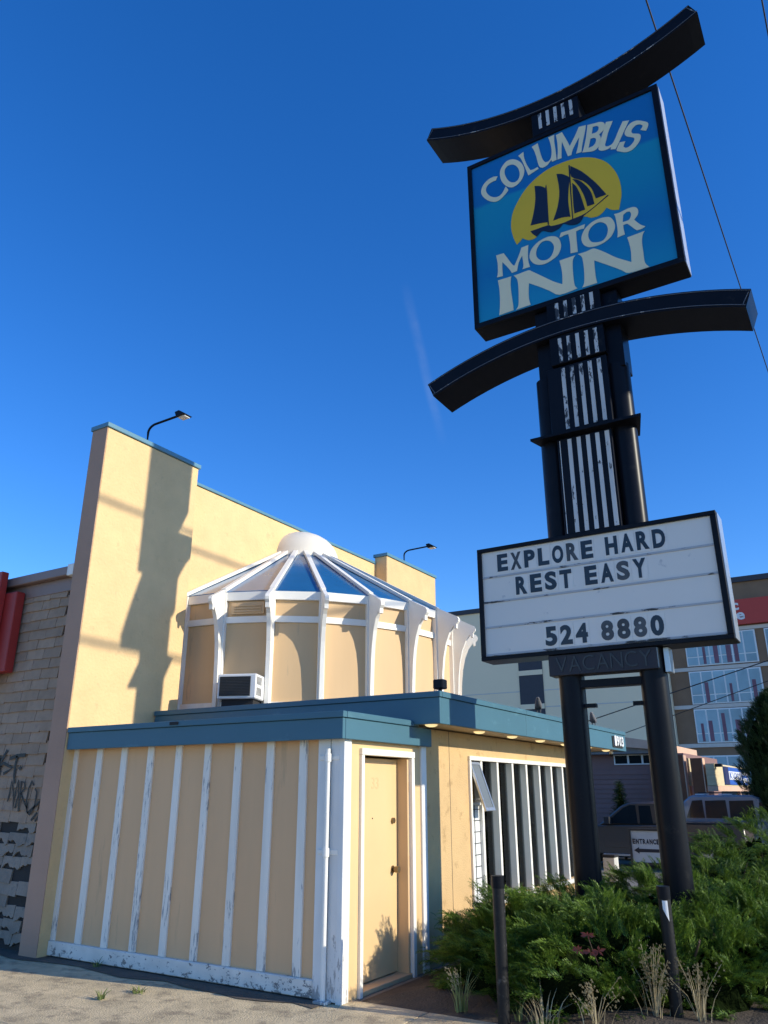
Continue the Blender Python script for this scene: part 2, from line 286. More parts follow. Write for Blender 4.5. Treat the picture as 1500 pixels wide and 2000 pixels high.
class MB:
    def __init__(s): s.v = []; s.f = []
    def quad(s, a, b, c, d): i = len(s.v); s.v += [a, b, c, d]; s.f.append((i, i + 1, i + 2, i + 3)); return s
    def box(s, x0, x1, y0, y1, z0, z1):
        i = len(s.v)
        s.v += [(x0, y0, z0), (x1, y0, z0), (x1, y1, z0), (x0, y1, z0), (x0, y0, z1), (x1, y0, z1), (x1, y1, z1), (x0, y1, z1)]
        s.f += [tuple(i + k for k in q) for q in ((0, 3, 2, 1), (4, 5, 6, 7), (0, 1, 5, 4), (1, 2, 6, 5), (2, 3, 7, 6), (3, 0, 4, 7))]; return s
    def prism(s, poly, ax, a, b):
        """poly: list of 2D points, extruded along axis ax ('x','y','z') from a to b"""
        n = len(poly); i = len(s.v)
        mk = {'x': lambda p, t: (t, p[0], p[1]), 'y': lambda p, t: (p[0], t, p[1]), 'z': lambda p, t: (p[0], p[1], t)}[ax]
        s.v += [mk(p, a) for p in poly] + [mk(p, b) for p in poly]
        s.f.append(tuple(range(i, i + n))); s.f.append(tuple(range(i + 2 * n - 1, i + n - 1, -1)))
        for k in range(n): s.f.append((i + k, i + (k + 1) % n, i + n + (k + 1) % n, i + n + k))
        return s
    def beam(s, p, q, w, h, up=(0, 0, 1), off=0.0):
        """rectangular bar from p to q, width w sideways, height h along up"""
        p = Vector(p); q = Vector(q); d = (q - p).normalized(); u = Vector(up); sd = d.cross(u).normalized(); u = sd.cross(d).normalized()
        i = len(s.v)
        for c in (p, q):
            for a, b in ((-1, -1), (1, -1), (1, 1), (-1, 1)): s.v.append(tuple(c + sd * (a * w / 2) + u * (b * h / 2 + off)))
        s.f += [(i, i + 1, i + 2, i + 3), (i + 7, i + 6, i + 5, i + 4), (i, i + 4, i + 5, i + 1), (i + 1, i + 5, i + 6, i + 2), (i + 2, i + 6, i + 7, i + 3), (i + 3, i + 7, i + 4, i)]; return s
    def tube(s, pts, r, n=10, cap=True, taper=None):
        pts = [Vector(p) for p in pts]; i = len(s.v); m = len(pts)
        ref = Vector((0, 0, 1))
        for k, p in enumerate(pts):
            d = (pts[min(k + 1, m - 1)] - pts[max(k - 1, 0)]).normalized()
            a = d.cross(ref); a = a.normalized() if a.length > 1e-3 else Vector((1, 0, 0)); b = d.cross(a).normalized()
            rr = r if taper is None else r + (taper - r) * k / (m - 1)
            for j in range(n):
                t = 2 * math.pi * j / n; s.v.append(tuple(p + a * (rr * math.cos(t)) + b * (rr * math.sin(t))))
        for k in range(m - 1):
            for j in range(n):
                s.f.append((i + k * n + j, i + k * n + (j + 1) % n, i + (k + 1) * n + (j + 1) % n, i + (k + 1) * n + j))
        if cap: s.f.append(tuple(range(i + n - 1, i - 1, -1))); s.f.append(tuple(range(i + (m - 1) * n, i + m * n)))
        return s
    def mesh(s, name, bevel=0.0, smooth=False):
        me = bpy.data.meshes.new(name); me.from_pydata([tuple(v) for v in s.v], [], s.f)
        bm = bmesh.new(); bm.from_mesh(me)
        bmesh.ops.recalc_face_normals(bm, faces=bm.faces[:])
        if bevel > 0: bmesh.ops.bevel(bm, geom=bm.edges[:], offset=bevel, segments=1, affect='EDGES', clamp_overlap=True)
        bm.to_mesh(me); bm.free()
        if smooth: me.polygons.foreach_set('use_smooth', [True] * len(me.polygons))
        me.update(); return me
    def build(s, name, mt, parent=None, bevel=0.0, smooth=False):
        return link(name, s.mesh(name, bevel, smooth), mt, parent)
def bx(name, mt, parent, x0, x1, y0, y1, z0, z1, bevel=0.004):
    return MB().box(x0, x1, y0, y1, z0, z1).build(name, mt, parent, bevel)
def smooth_by_angle(o, a=40):
    me = o.data; me.polygons.foreach_set('use_smooth', [True] * len(me.polygons))
    try: me.set_sharp_from_angle(angle=R(a))
    except Exception: pass
    return o
def raw_mesh(name, V, Fc):
    me = bpy.data.meshes.new(name); nv = len(V); nf = len(Fc); k = Fc.shape[1]
    me.vertices.add(nv); me.vertices.foreach_set('co', V.astype(np.float32).ravel())
    me.loops.add(nf * k); me.loops.foreach_set('vertex_index', Fc.astype(np.int32).ravel())
    me.polygons.add(nf); me.polygons.foreach_set('loop_start', np.arange(0, nf * k, k, dtype=np.int32))
    me.update(calc_edges=True); me.validate(); return me

# flat outlines (lettering, emblems) -> mesh standing in an XZ plane
def outline_mesh(name, loops, depth):
    cu = bpy.data.curves.new(name, 'CURVE'); cu.dimensions = '2D'; cu.fill_mode = 'BOTH'; cu.extrude = depth
    for lp in loops:
        sp = cu.splines.new('POLY'); sp.points.add(len(lp) - 1); sp.use_cyclic_u = True
        for i, (u, v) in enumerate(lp): sp.points[i].co = (u, v, 0, 1)
    o = bpy.data.objects.new(name, cu); col.objects.link(o)
    me = bpy.data.meshes.new_from_object(o.evaluated_get(bpy.context.evaluated_depsgraph_get()))
    bpy.data.objects.remove(o); bpy.data.curves.remove(cu); return me
def soften(lp, sharp=48):
    """round an outline where it turns gently, keep corners sharp"""
    n = len(lp); out = []
    P = [Vector(p) for p in lp]
    def corner(i):
        a = P[i] - P[i - 1]; b = P[(i + 1) % n] - P[i]
        return a.length < 1e-9 or b.length < 1e-9 or a.angle(b) > R(sharp)
    cs = [corner(i) for i in range(n)]
    for i in range(n):
        p0, p1, p2, p3 = P[i - 1], P[i], P[(i + 1) % n], P[(i + 2) % n]
        if cs[i]: p0 = p1
        if cs[(i + 1) % n]: p3 = p2
        for k in range(3):
            t = k / 3
            q = 0.5 * ((2 * p1) + (p2 - p0) * t + (2 * p0 - 5 * p1 + 4 * p2 - p3) * t * t + (3 * p1 - p0 - 3 * p2 + p3) * t ** 3)
            out.append((q.x, q.y))
    return out
def stand(me, y):
    for v in me.vertices: v.co = (v.co.x, y - v.co.z, v.co.y)
    me.update(); return me
_glyph = {}
def glyph(ch, off=0.0):
    """one character of the built-in font as a mesh in XY with its own lower-left corner at 0 and height 1 for capitals"""
    key = (ch, off)
    if key in _glyph: return _glyph[key]
    cu = bpy.data.curves.new('glyph', 'FONT'); cu.body = ch; cu.size = 1.0; cu.offset = off; cu.extrude = 0.0; cu.resolution_u = 4
    o = bpy.data.objects.new('glyph', cu); col.objects.link(o)
    me = bpy.data.meshes.new_from_object(o.evaluated_get(bpy.context.evaluated_depsgraph_get()))
    bpy.data.objects.remove(o); bpy.data.curves.remove(cu)
    co = np.array([v.co[:] for v in me.vertices]); lo = co.min(0); hi = co.max(0)
    fs = [tuple(p.vertices) for p in me.polygons]; bpy.data.meshes.remove(me)
    _glyph[key] = (co - lo, hi - lo, fs); return _glyph[key]
def letter_mesh(ch, x0, x1, z0, z1, plane, off=0.02, thick=0.006, axis='y'):
    """a character stretched into a rectangle; axis 'y': faces -Y at y=plane; axis 'x': faces +X at x=plane (x0..x1 are then y)"""
    co, sz, fs = glyph(ch, off)
    u = x0 + co[:, 0] / sz[0] * (x1 - x0); w = z0 + co[:, 1] / sz[1] * (z1 - z0)
    if axis == 'y': V = [(a, plane, b) for a, b in zip(u, w)]; d = Vector((0, thick, 0))
    else: V = [(plane, a, b) for a, b in zip(u, w)]; d = Vector((-thick, 0, 0))
    me = bpy.data.meshes.new('letter'); bm = bmesh.new()
    vs_ = [bm.verts.new(v) for v in V]
    for f in fs:
        try: bm.faces.new([vs_[k] for k in f])
        except ValueError: pass
    ret = bmesh.ops.extrude_face_region(bm, geom=bm.faces[:])
    bmesh.ops.translate(bm, vec=d, verts=[g for g in ret['geom'] if isinstance(g, bmesh.types.BMVert)])
    bmesh.ops.recalc_face_normals(bm, faces=bm.faces[:])
    bm.to_mesh(me); bm.free(); return me

# ------------------------------------------------------------------ ground
xs = [-600, -60, -20, -9, -4, 0, 8, 30, 600]; ys = [-300, -20, 3, 9.5, 11.5, 14, 18, 30, 80, 900]
def gz(x, y):
    t = min(max((y - 9.5) / 8.5, 0), 1); return -0.5 * t * t * (3 - 2 * t)
V = [(x, y, gz(x, y)) for y in ys for x in xs]; nx = len(xs)
me = bpy.data.meshes.new('ground'); me.from_pydata(V, [], [(j * nx + i, j * nx + i + 1, (j + 1) * nx + i + 1, (j + 1) * nx + i) for j in range(len(ys) - 1) for i in range(nx - 1)])
tag(link('ground', me, M['asphalt']), kind='structure')
# sidewalk slabs with real joints between them
sw = bpy.data.objects.new('sidewalk', None); col.objects.link(sw); tag(sw, kind='structure')
for (x0, x1) in ((-21.2, -15.31), (-15.3, -9.31), (-9.3, -3.46), (-3.45, 2.4), (2.41, 8.2)):
    for (y0, y1) in ((-6.0, -1.51), (-1.5, 1.49), (1.5, 4.33), (4.34, 6.30)):
        bx('slab', M['concrete'], sw, x0, x1, y0, y1, -0.06, 0.012 + random.uniform(-0.002, 0.002), 0.004)
soil = MB()
pts = [(-4.1, 6.31), (0.4, 6.31), (0.9, 12.0), (-0.5, 17.0), (-3.6, 17.0), (-4.1, 12.5)]
gridx = np.linspace(-4.12, 0.6, 14); gridy = np.linspace(6.305, 17.0, 24)
V = []; Fq = []
for j, y in enumerate(gridy):
    for i, x in enumerate(gridx):
        edge = min((x + 4.12) / 0.5, (0.6 - x) / 0.5, (y - 6.305) / 0.3, 1); V.append((x, y, gz(x, y) + 0.006 + max(edge, 0) * (0.05 + 0.03 * math.sin(3 * x + 2 * y))))
n_ = len(gridx)
me = bpy.data.meshes.new('soil'); me.from_pydata(V, [], [(j * n_ + i, j * n_ + i + 1, (j + 1) * n_ + i + 1, (j + 1) * n_ + i) for j in range(len(gridy) - 1) for i in range(n_ - 1)])
tag(link('planting_bed', me, M['soil']), kind='structure')
dm = MB()
top = [(x, 5.98 - 0.10 * abs(math.sin(x * 2.1)) - 0.10 * random.random()) for x in np.linspace(-10.5, -4.3, 26)]
dm.v = [(x, y, 0.0165) for x, y in top] + [(x, 6.24, 0.0165) for x, y in top]; n_ = len(top)
dm.f = [(i, i + 1, n_ + i + 1, n_ + i) for i in range(n_ - 1)]
tag(dm.build('dirt_strip', M['wetdirt']), kind='structure')

# ------------------------------------------------------------------ tall parapet wall
pw = thing('parapet_wall', (-8.2, 10, 0), 'tall cream stucco wall with stepped blue-capped top behind the rotunda', 'wall')
bx('pylon', M['stucco'], pw, -8.30, -8.0, 5.97, 7.66, 0, 6.26, 0.012)
bx('end_face', mat('shaded_end_stucco', (0.42, 0.26, 0.18), 0.85, 0.12, 0.8, bump=0.35, bscale=45, bdist=0.012), pw, -8.298, -8.002, 5.962, 5.9695, 0, 6.258, 0)  # end skin darker than the wall: mostly its shade, put into the colour
bx('wall_panel', M['stucco'], pw, -8.56, -8.28, 7.4, 13.3, 0, 6.14, 0.01)
bx('pylon', M['stucco'], pw, -8.30, -8.0, 13.12, 15.26, 0, 6.29, 0.012)
bx('coping', M['cap'], pw, -8.325, -7.975, 5.945, 7.685, 6.26, 6.325, 0.006)
bx('coping', M['cap'], pw, -8.585, -8.255, 7.687, 13.09, 6.14, 6.19, 0.006)
bx('coping', M['cap'], pw, -8.325, -7.975, 13.095, 15.285, 6.29, 6.355, 0.006)
# gooseneck lamps on the wall
def gooseneck(x, y, z, label):
    t = thing('gooseneck_lamp', (x, y, z), label, 'lamp', 'gooseneck lamps on the parapet wall')
    arc = [(x, y, z - 0.05), (x, y, z + 0.22)] + [(x + 0.14 - 0.14 * math.cos(a), y, z + 0.22 + 0.10 * math.sin(a)) for a in np.linspace(0.3, 1.5, 6)] + [(x + 0.60, y, z + 0.33)]
    MB().tube(arc, 0.017, 8).build('arm', M['black'], t, smooth=True)
    MB().box(x - 0.04, x + 0.04, y - 0.04, y + 0.04, z - 0.06, z + 0.012).build('bracket', M['black'], t)
    h = MB().prism([(x + 0.58, z + 0.365), (x + 0.66, z + 0.375), (x + 0.80, z + 0.285), (x + 0.62, z + 0.275)], 'y', y - 0.075, y + 0.075).build('lamp_head', M['black'], t, 0.008)
    MB().box(x + 0.64, x + 0.77, y - 0.05, y + 0.05, z + 0.266, z + 0.279).build('lens', M['reader'], h)
gooseneck(-8.16, 6.77, 6.325, 'black gooseneck lamp on the near end of the tall wall')
gooseneck(-8.16, 14.11, 6.355, 'black gooseneck lamp on the far end of the tall wall')

# ------------------------------------------------------------------ neighbouring shingled building
nb = thing('shingled_building', (-10, 6.3, 0), 'weathered grey shingled building with graffiti and torn lower shingles', 'building')
bx('wall', M['felt'], nb, -16, -8.315, 6.11, 11, 0, 4.30)
hole = lambda c, r_: None
shapes = {}
def shingle_mesh(kind):
    w, h = 0.335, 0.145
    if kind == 'whole': poly = [(0, 0), (w, 0.0), (w, h), (0, h)]
    elif kind == 'slant': poly = [(0, 0.008), (w, -0.006), (w, h), (0, h)]
    else:
        f1, f2, f3 = (random.uniform(0, 6.28) for _ in range(3)); lean = random.uniform(-0.05, 0.05)
        poly = [(0, h)]
        for k in range(0, 13):
            t = k / 12; poly.append((w * t, min(h - 0.03, max(0.0, 0.038 + lean * (t - .5) + 0.034 * math.sin(5 * t + f1) + 0.014 * math.sin(13 * t + f2) + 0.008 * math.sin(29 * t + f3)))))
        poly += [(w, h)]
    b = MB(); n = len(poly)
    # slightly tilted: the lower edge stands out
    front = [(x, -0.006 - 0.020 * (1 - z / h), z) for x, z in poly]; back = [(x, 0.012 - 0.014 * (1 - z / h), z) for x, z in poly]
    b.v = front + back; b.f = [tuple(range(n)), tuple(range(2 * n - 1, n - 1, -1))] + [(k, (k + 1) % n, n + (k + 1) % n, n + k) for k in range(n)]
    return b.mesh('shingle')
whole = [shingle_mesh('whole'), shingle_mesh('slant')]; torn = [shingle_mesh('torn') for _ in range(7)]
for m_ in whole: m_.materials.append(M['shingle'])
for m_ in torn: m_.materials.append(M['shingle_low'])
wl = [m_.copy() for m_ in whole]
for m_ in wl: m_.materials.clear(); m_.materials.append(M['shingle_low'])
rows = 33; cnt = 0
for r_ in range(rows):
    z = 0.05 + r_ * 0.1285
    if z > 4.18: break
    xo = -8.655 - (0.17 if r_ % 2 else 0.0) + random.uniform(-0.03, 0.03)
    xo = xo + 0.0
    k = 0
    while True:
        x = xo - k * 0.343; k += 1
        if x < -10.75: break
        low = z < 1.32
        if low and x > -9.7 and random.random() < 0.10 and z > 0.15: continue
        if low and x > -9.75 and random.random() < 0.62: ms = random.choice(torn)
        elif low: ms = random.choice(wl)
        else: ms = random.choice(whole)
        o = link('shingle', ms, None, nb, (x, 6.104 + random.uniform(-0.002, 0.002), z))
        o.rotation_euler = (0, random.gauss(0, 0.012 if not low else 0.03), 0); cnt += 1
bx('gutter', M['gutter'], nb, -16, -8.32, 5.98, 6.10, 4.28, 4.40, 0.01)
bx('eave_board', M['gutter'], nb, -16, -8.33, 6.075, 6.13, 4.10, 4.28)
bx('gutter_end', M['white_clean'], nb, -8.43, -8.312, 5.965, 6.075, 4.265, 4.415, 0.006)
bx('roof', M['roofgrey'], nb, -16, -8.57, 6.14, 11, 4.31, 4.42)
rp = bx('red_panel', M['red'], nb, -10.9, -9.37, 5.93, 6.06, 3.12, 4.18, 0.01); rp['label'] = 'red metal panel at the left end of the shingled wall'
bx('red_post', M['red'], nb, -10.9, -9.60, 5.82, 5.925, 3.0, 4.46, 0.01)
# graffiti: sprayed strokes, traced on the wall plane
def stroke(pts, w):
    P = [on_y(a / 3.125, 1380 + b / 3.125, 6.07) for a, b in pts]
    b = MB(); n = len(P); ww = 0.014 * w
    for i, p in enumerate(P):
        q0 = P[max(i - 1, 0)]; q1 = P[min(i + 1, n - 1)]; d = Vector((q1[0] - q0[0], q1[1] - q0[1])).normalized(); nn = (-d.y * ww, d.x * ww)
        b.v += [(p[0] - nn[0], 6.068, p[1] - nn[1]), (p[0] + nn[0], 6.068, p[1] + nn[1]), (p[0] - nn[0], 6.071, p[1] - nn[1]), (p[0] + nn[0], 6.071, p[1] + nn[1])]
    for i in range(n - 1):
        a = 4 * i; b.f += [(a, a + 1, a + 5, a + 4), (a + 2, a + 6, a + 7, a + 3), (a, a + 4, a + 6, a + 2), (a + 1, a + 3, a + 7, a + 5)]
    b.build('graffiti_stroke', M['spray'], nb)
for s_, w_ in (([(-25, 310), (10, 330), (45, 265)], 1.3), ([(-20, 380), (20, 345), (75, 375), (20, 410)], 1.3), ([(0, 300), (-6, 420)], 1.3),
               ([(60, 318), (105, 300), (155, 296)], 1.5), ([(105, 300), (95, 350), (85, 420), (88, 470)], 1.2), ([(118, 368), (128, 382)], 1.6),
               ([(45, 580), (60, 520), (72, 450), (82, 520), (78, 630), (95, 520), (112, 450), (112, 540), (90, 620)], 0.8),
               ([(110, 640), (122, 540), (130, 455), (150, 465), (152, 500), (125, 530), (150, 590), (165, 620)], 0.8),
               ([(205, 480), (195, 455), (175, 500), (160, 580), (162, 640), (180, 660), (210, 610), (225, 520), (215, 500)], 0.8),
               ([(165, 650), (220, 600), (262, 560), (240, 600)], 0.9), ([(188, 695), (225, 648)], 0.9), ([(212, 700), (255, 640)], 0.9)):
    stroke(s_, w_)

# ------------------------------------------------------------------ storage shed
sh = thing('storage_shed', (-6.1, 6.8, 0), 'cream board-and-batten shed with white battens and plain side door', 'shed')
FY = 6.13
bat = [-7.983, -7.557, -7.149, -6.729, -6.307, -5.891, -5.476, -5.063, -4.659]
edges = [-8.0] + bat + [-4.40]
for i in range(len(edges) - 1):
    a, b = edges[i], edges[i + 1]
    if b - a < 0.05: continue
    bx('panel', M['tan_panel'], sh, a + 0.002, b - 0.002, FY, FY + 0.02, 0.03, 2.26, 0)
for x in bat:
    w = random.uniform(0.043, 0.050)
    b = MB().box(x - w, x + w, FY - 0.022, FY + 0.004, 0.165, 2.24).mesh('batten', 0.004)
    o = link('batten', b, M['white_worn'], sh)
bx('base_board', M['base'], sh, -8.0, -4.47, FY - 0.045, FY + 0.01, 0.025, 0.165, 0.008)
bx('corner_board', M['white'], sh, -4.475, -4.335, FY - 0.03, FY + 0.02, 0.02, 2.2, 0.004)
bx('corner_board', M['white'], sh, -4.325, -4.20, FY - 0.034, FY + 0.02, 0.02, 2.2, 0.004)
bx('corner_board', M['white'], sh, -4.225, -4.168, FY - 0.042, FY + 0.075, 0.01, 2.2, 0.004)
pc = MB().tube([(-4.335, FY - 0.065, 0.02), (-4.335, FY - 0.065, 2.05)], 0.024, 12).build('conduit', M['white_clean'], sh, smooth=False); smooth_by_angle(pc)
pf = bx('foot', M['white_worn'], pc, -4.40, -4.27, FY - 0.12, FY - 0.03, 0.012, 0.035)
for z in (1.17, 1.97):
    bx('strap', M['white_clean'], pc, -4.45, -4.225, FY - 0.042, FY - 0.031, z - 0.02, z + 0.02, 0.003)
    MB().tube([(-4.335, FY - 0.065, z - 0.035), (-4.335, FY - 0.065, z + 0.035)], 0.033, 12).build('coupling', M['white_clean'], pc)
# side wall with the door
SX = -4.2
bx('side_wall', M['door'], sh, SX - 0.1, SX, FY + 0.02, 6.405, 0.0, 2.2, 0)
bx('side_wall', M['door'], sh, SX - 0.1, SX, 7.39, 7.66, 0.0, 2.2, 0)
bx('side_wall', M['door'], sh, SX - 0.1, SX, 6.405, 7.39, 2.03, 2.2, 0)
bx('side_trim', M['white'], sh, SX - 0.02, SX + 0.022, 7.555, 7.665, 0.0, 2.14, 0.004)
bx('door_casing', M['white_clean'], sh, SX - 0.05, SX + 0.03, 6.387, 6.435, 0.0, 2.003, 0.004)
bx('door_casing', M['white_clean'], sh, SX - 0.05, SX + 0.03, 7.337, 7.393, 0.0, 2.003, 0.004)
bx('door_casing', M['white_clean'], sh, SX - 0.05, SX + 0.035, 6.385, 7.395, 2.005, 2.066, 0.004)
bx('door_jamb', M['panel'], sh, SX - 0.20, SX - 0.01, 7.30, 7.335, 0.01, 2.0, 0.002)
dr = bx('door', M['door'], sh, SX - 0.175, SX - 0.13, 6.43, 7.295, 0.05, 1.99, 0.004)
bx('threshold', M['panel'], sh, SX - 0.2, SX + 0.01, 6.43, 7.335, 0.0, 0.04, 0.004)
DXF = SX - 0.13
kn = MB().tube([(DXF, 7.20, 0.95), (DXF + 0.03, 7.20, 0.95), (DXF + 0.032, 7.20, 0.95), (DXF + 0.045, 7.20, 0.95)], 0.014, 10)
kn.tube([(DXF + 0.035, 7.20, 0.95), (DXF + 0.05, 7.20, 0.95), (DXF + 0.075, 7.20, 0.95)], 0.03, 14); kn.tube([(DXF, 7.20, 0.95), (DXF + 0.008, 7.20, 0.95)], 0.035, 14)
kn.build('knob', M['brass'], dr)
MB().tube([(DXF, 7.20, 1.40), (DXF + 0.022, 7.20, 1.40)], 0.028, 14).build('deadbolt', M['brass'], dr)
MB().tube([(DXF, 6.82, 1.43), (DXF + 0.004, 6.82, 1.43)], 0.007, 8).build('peephole', M['dark'], dr)
for z in (1.72, 1.02, 0.3): bx('hinge', M['panel'], sh, SX - 0.035, SX - 0.006, 7.322, 7.3285, z - 0.05, z + 0.05, 0)
ghost = mat('ghost_number', (0.66, 0.45, 0.225), 0.5, 0.05)
for a, b in ((6.805, 6.86), (6.88, 6.935)): link('number_ghost', letter_mesh('3', a, b, 1.70, 1.81, DXF + 0.0015, 0.0, 0.001, 'x'), ghost, dr)
# roof and fascia
bx('roof', M['roofgrey'], sh, -7.995, -4.14, 6.03, 7.62, 2.27, 2.33, 0)
bx('soffit', M['soffit'], sh, -7.99, -4.15, 6.03, 6.128, 2.20, 2.235, 0)
bx('fascia_board', M['blue'], sh, -7.985, -4.122, 5.985, 6.028, 2.13, 2.315, 0.004)
bx('fascia_cap', M['blue'], sh, -7.985, -4.105, 5.965, 6.028, 2.318, 2.375, 0.004)
bx('fascia_board', M['blue'], sh, -4.165, -4.118, 6.0285, 7.68, 2.13, 2.315, 0.004)
bx('fascia_cap', M['blue'], sh, -4.165, -4.10, 6.0285, 7.37, 2.318, 2.375, 0.004)
bx('vent_block', M['dark'], sh, -6.32, -6.20, 5.955, 5.966, 2.335, 2.365, 0)

# ------------------------------------------------------------------ office building
of = thing('office_building', (-6.2, 10.6, 0), 'tan stucco motel office with blue fascia and tall slatted window', 'building')
XW = -4.22
bx('wall', M['stucco_tan'], of, XW - 0.16, XW, 7.665, 8.80, -0.3, 2.33, 0)
bx('wall', M['stucco_tan'], of, XW - 0.16, XW, 8.80, 13.05, 2.075, 2.33, 0)
bx('wall', M['stucco_tan'], of, XW - 0.16, XW, 8.80, 13.05, -0.3, 0.46, 0)
bx('wall', M['stucco_tan'], of, XW - 0.16, XW, 13.05, 13.5, -0.5, 2.33, 0)
bx('rear_wall', M['stucco_tan'], of, -8.0, XW - 0.16, 13.34, 13.5, -0.5, 2.33, 0)
bx('front_wall', M['stucco_tan'], of, -8.0, XW - 0.16, 7.665, 7.80, 0, 2.33, 0)
bx('control_joint', M['dark'], of, XW - 0.01, XW + 0.001, 8.285, 8.293, 0.4, 2.33, 0)
bx('room_wall', M['room'], of, -6.7, -6.6, 7.8, 13.34, 0, 2.33, 0)
bx('room_floor', M['roomfloor'], of, -6.6, XW - 0.16, 7.8, 13.34, -0.02, 0.04, 0)
bx('soffit', M['soffit'], of, -7.95, -3.83, 7.30, 14.2, 2.345, 2.36, 0)
bx('roof', M['roofgrey'], of, -7.98, -3.84, 7.32, 14.2, 2.37, 2.60, 0)
CX, CY, CYE = -3.785, 7.255, 14.30
bx('fascia_board', M['blue'], of, -7.98, CX - 0.0, CY, CY + 0.04, 2.335, 2.60, 0.004)
bx('fascia_cap', M['blue'], of, -7.98, CX + 0.014, CY - 0.018, CY + 0.04, 2.603, 2.662, 0.004)
for k in range(3):
    y0 = CY + 0.0415 + k * 2.335; y1 = y0 + 2.330
    bx('fascia_board', M['blue'], of, CX - 0.045, CX - 0.002, y0, min(y1, CYE), 2.335, 2.60, 0.003)
    bx('fascia_cap', M['blue'], of, CX - 0.045, CX + 0.016, y0, min(y1, CYE), 2.603, 2.662, 0.003)
bx('fascia_board', M['blue'], of, -7.95, CX - 0.047, CYE - 0.05, CYE, 2.335, 2.62, 0.003)
for y in (7.46, 8.66, 9.66, 10.66, 11.7, 12.77, 13.79):
    l = MB()
    rings = [(0.068, 2.344), (0.064, 2.334), (0.047, 2.324), (0.025, 2.319)]
    for r_, z in rings:
        for j in range(14): l.v.append((-4.0 + r_ * math.cos(j * 2 * math.pi / 14), y + r_ * math.sin(j * 2 * math.pi / 14), z))
    for k in range(3):
        for j in range(14): l.f.append((k * 14 + j, k * 14 + (j + 1) % 14, (k + 1) * 14 + (j + 1) % 14, (k + 1) * 14 + j))
    l.f.append(tuple(range(42, 56)))
    l.build('soffit_light', M['lampglow'], of, smooth=True)
ad = bx('digit_backing', M['dark'], of, CX - 0.003, CX + 0.012, 13.46, 14.05, 2.375, 2.555, 0)  # dark backing behind the digits, offset left and down
for i, ch in enumerate('1903'): link('digit', letter_mesh(ch, 13.53 + i * 0.14, 13.64 + i * 0.14, 2.40, 2.565, CX + 0.03, 0.03, 0.014, 'x'), M['signwhite'], ad)
# window: casing, slat mullions, panes
WY0, WY1, WZ0, WZ1 = 8.80, 13.05, 0.46, 2.075
bx('window_casing', M['white_clean'], of, XW - 0.02, XW + 0.03, WY0 - 0.025, WY1 + 0.02, WZ1 - 0.045, WZ1 + 0.005, 0.004)
bx('window_casing', M['white_clean'], of, XW - 0.02, XW + 0.028, WY0 - 0.025, WY0 + 0.02, WZ0, WZ1 - 0.047, 0.004)
bx('window_casing', M['white_clean'], of, XW - 0.02, XW + 0.028, WY1 - 0.02, WY1 + 0.02, WZ0, WZ1 - 0.047, 0.004)
bx('window_sill', M['white_clean'], of, XW - 0.24, XW + 0.06, WY0 - 0.03, WY1 + 0.02, WZ0 - 0.05, WZ0 - 0.002, 0.004)
mull = [9.13 + 0.492 * k for k in range(8)]
for y in mull: bx('mullion', M['white_clean'], of, XW - 0.085, XW + 0.015, y - 0.027, y + 0.027, WZ0, WZ1 - 0.047, 0.003)
ed = mull + [WY1 - 0.02]
for k in range(len(ed) - 1): bx('pane', M['glass'], of, XW - 0.075, XW - 0.069, ed[k] + 0.03, ed[k + 1] - 0.03, WZ0, WZ1 - 0.047, 0)
# first bay: top-hung sash propped open, gridded panel below
aw = Matrix.Translation((XW - 0.01, 0, 2.01)) @ Matrix.Rotation(R(-19), 4, 'Y')
def tilt(b):
    b.v = [tuple(aw @ Vector(v)) for v in b.v]; return b
sa = tilt(MB().box(-0.012, 0.012, 8.835, 8.862, -0.58, 0).box(-0.012, 0.012, 9.075, 9.102, -0.58, 0).box(-0.012, 0.012, 8.862, 9.075, -0.03, 0).box(-0.012, 0.012, 8.862, 9.075, -0.58, -0.545)).build('sash', M['alu'], of)
tilt(MB().box(-0.003, 0.003, 8.863, 9.074, -0.545, -0.03)).build('pane', mat('frosted_pane', (0.16, 0.18, 0.19), 0.25, 0.05), sa)
MB().tube([(XW - 0.05, 8.87, 1.58), (XW + 0.14, 8.87, 1.60)], 0.006, 6).build('stay_arm', M['alu'], sa)
gp = bx('grid_panel', M['ac_white'], of, XW - 0.045, XW - 0.025, 8.825, 9.10, WZ0, 1.52, 0)
for z in np.arange(0.6, 1.5, 0.125): bx('grid_bar', M['ac_dark'], gp, XW - 0.025, XW - 0.019, 8.826, 9.099, z - 0.004, z + 0.004, 0)
bx('grid_bar', M['ac_dark'], gp, XW - 0.025, XW - 0.0195, 8.95, 8.957, WZ0 + .002, 1.519, 0)
bx('transom', M['white_clean'], of, XW - 0.13, XW + 0.0, 8.823, 9.10, 1.52, 1.55, 0.002)
# things seen through the window
ch = thing('wooden_chair', (-4.60, 10.45, 0.04), 'light wooden chair behind the office window', 'chair')
for a, b in ((-4.77, 10.27), (-4.43, 10.27), (-4.77, 10.63), (-4.43, 10.63)): bx('leg', M['wood'], ch, a - 0.02, a + 0.02, b - 0.02, b + 0.02, 0.04, 1.02 if b > 10.5 else 0.46)
bx('seat', M['wood'], ch, -4.80, -4.40, 10.25, 10.65, 0.462, 0.50); bx('backrest', M['wood'], ch, -4.75, -4.45, 10.62, 10.645, 0.66, 1.0)
ds = thing('reception_desk', (-5.6, 11.6, 0.04), 'wooden desk with leaflets inside the office', 'desk')
bx('desk_top', M['wood'], ds, -6.0, -4.50, 11.9, 12.9, 0.76, 0.80); bx('side_panel', M['wood'], ds, -5.95, -4.55, 11.95, 11.99, 0.04, 0.76); bx('side_panel', M['wood'], ds, -5.95, -4.55, 12.8, 12.84, 0.04, 0.76)
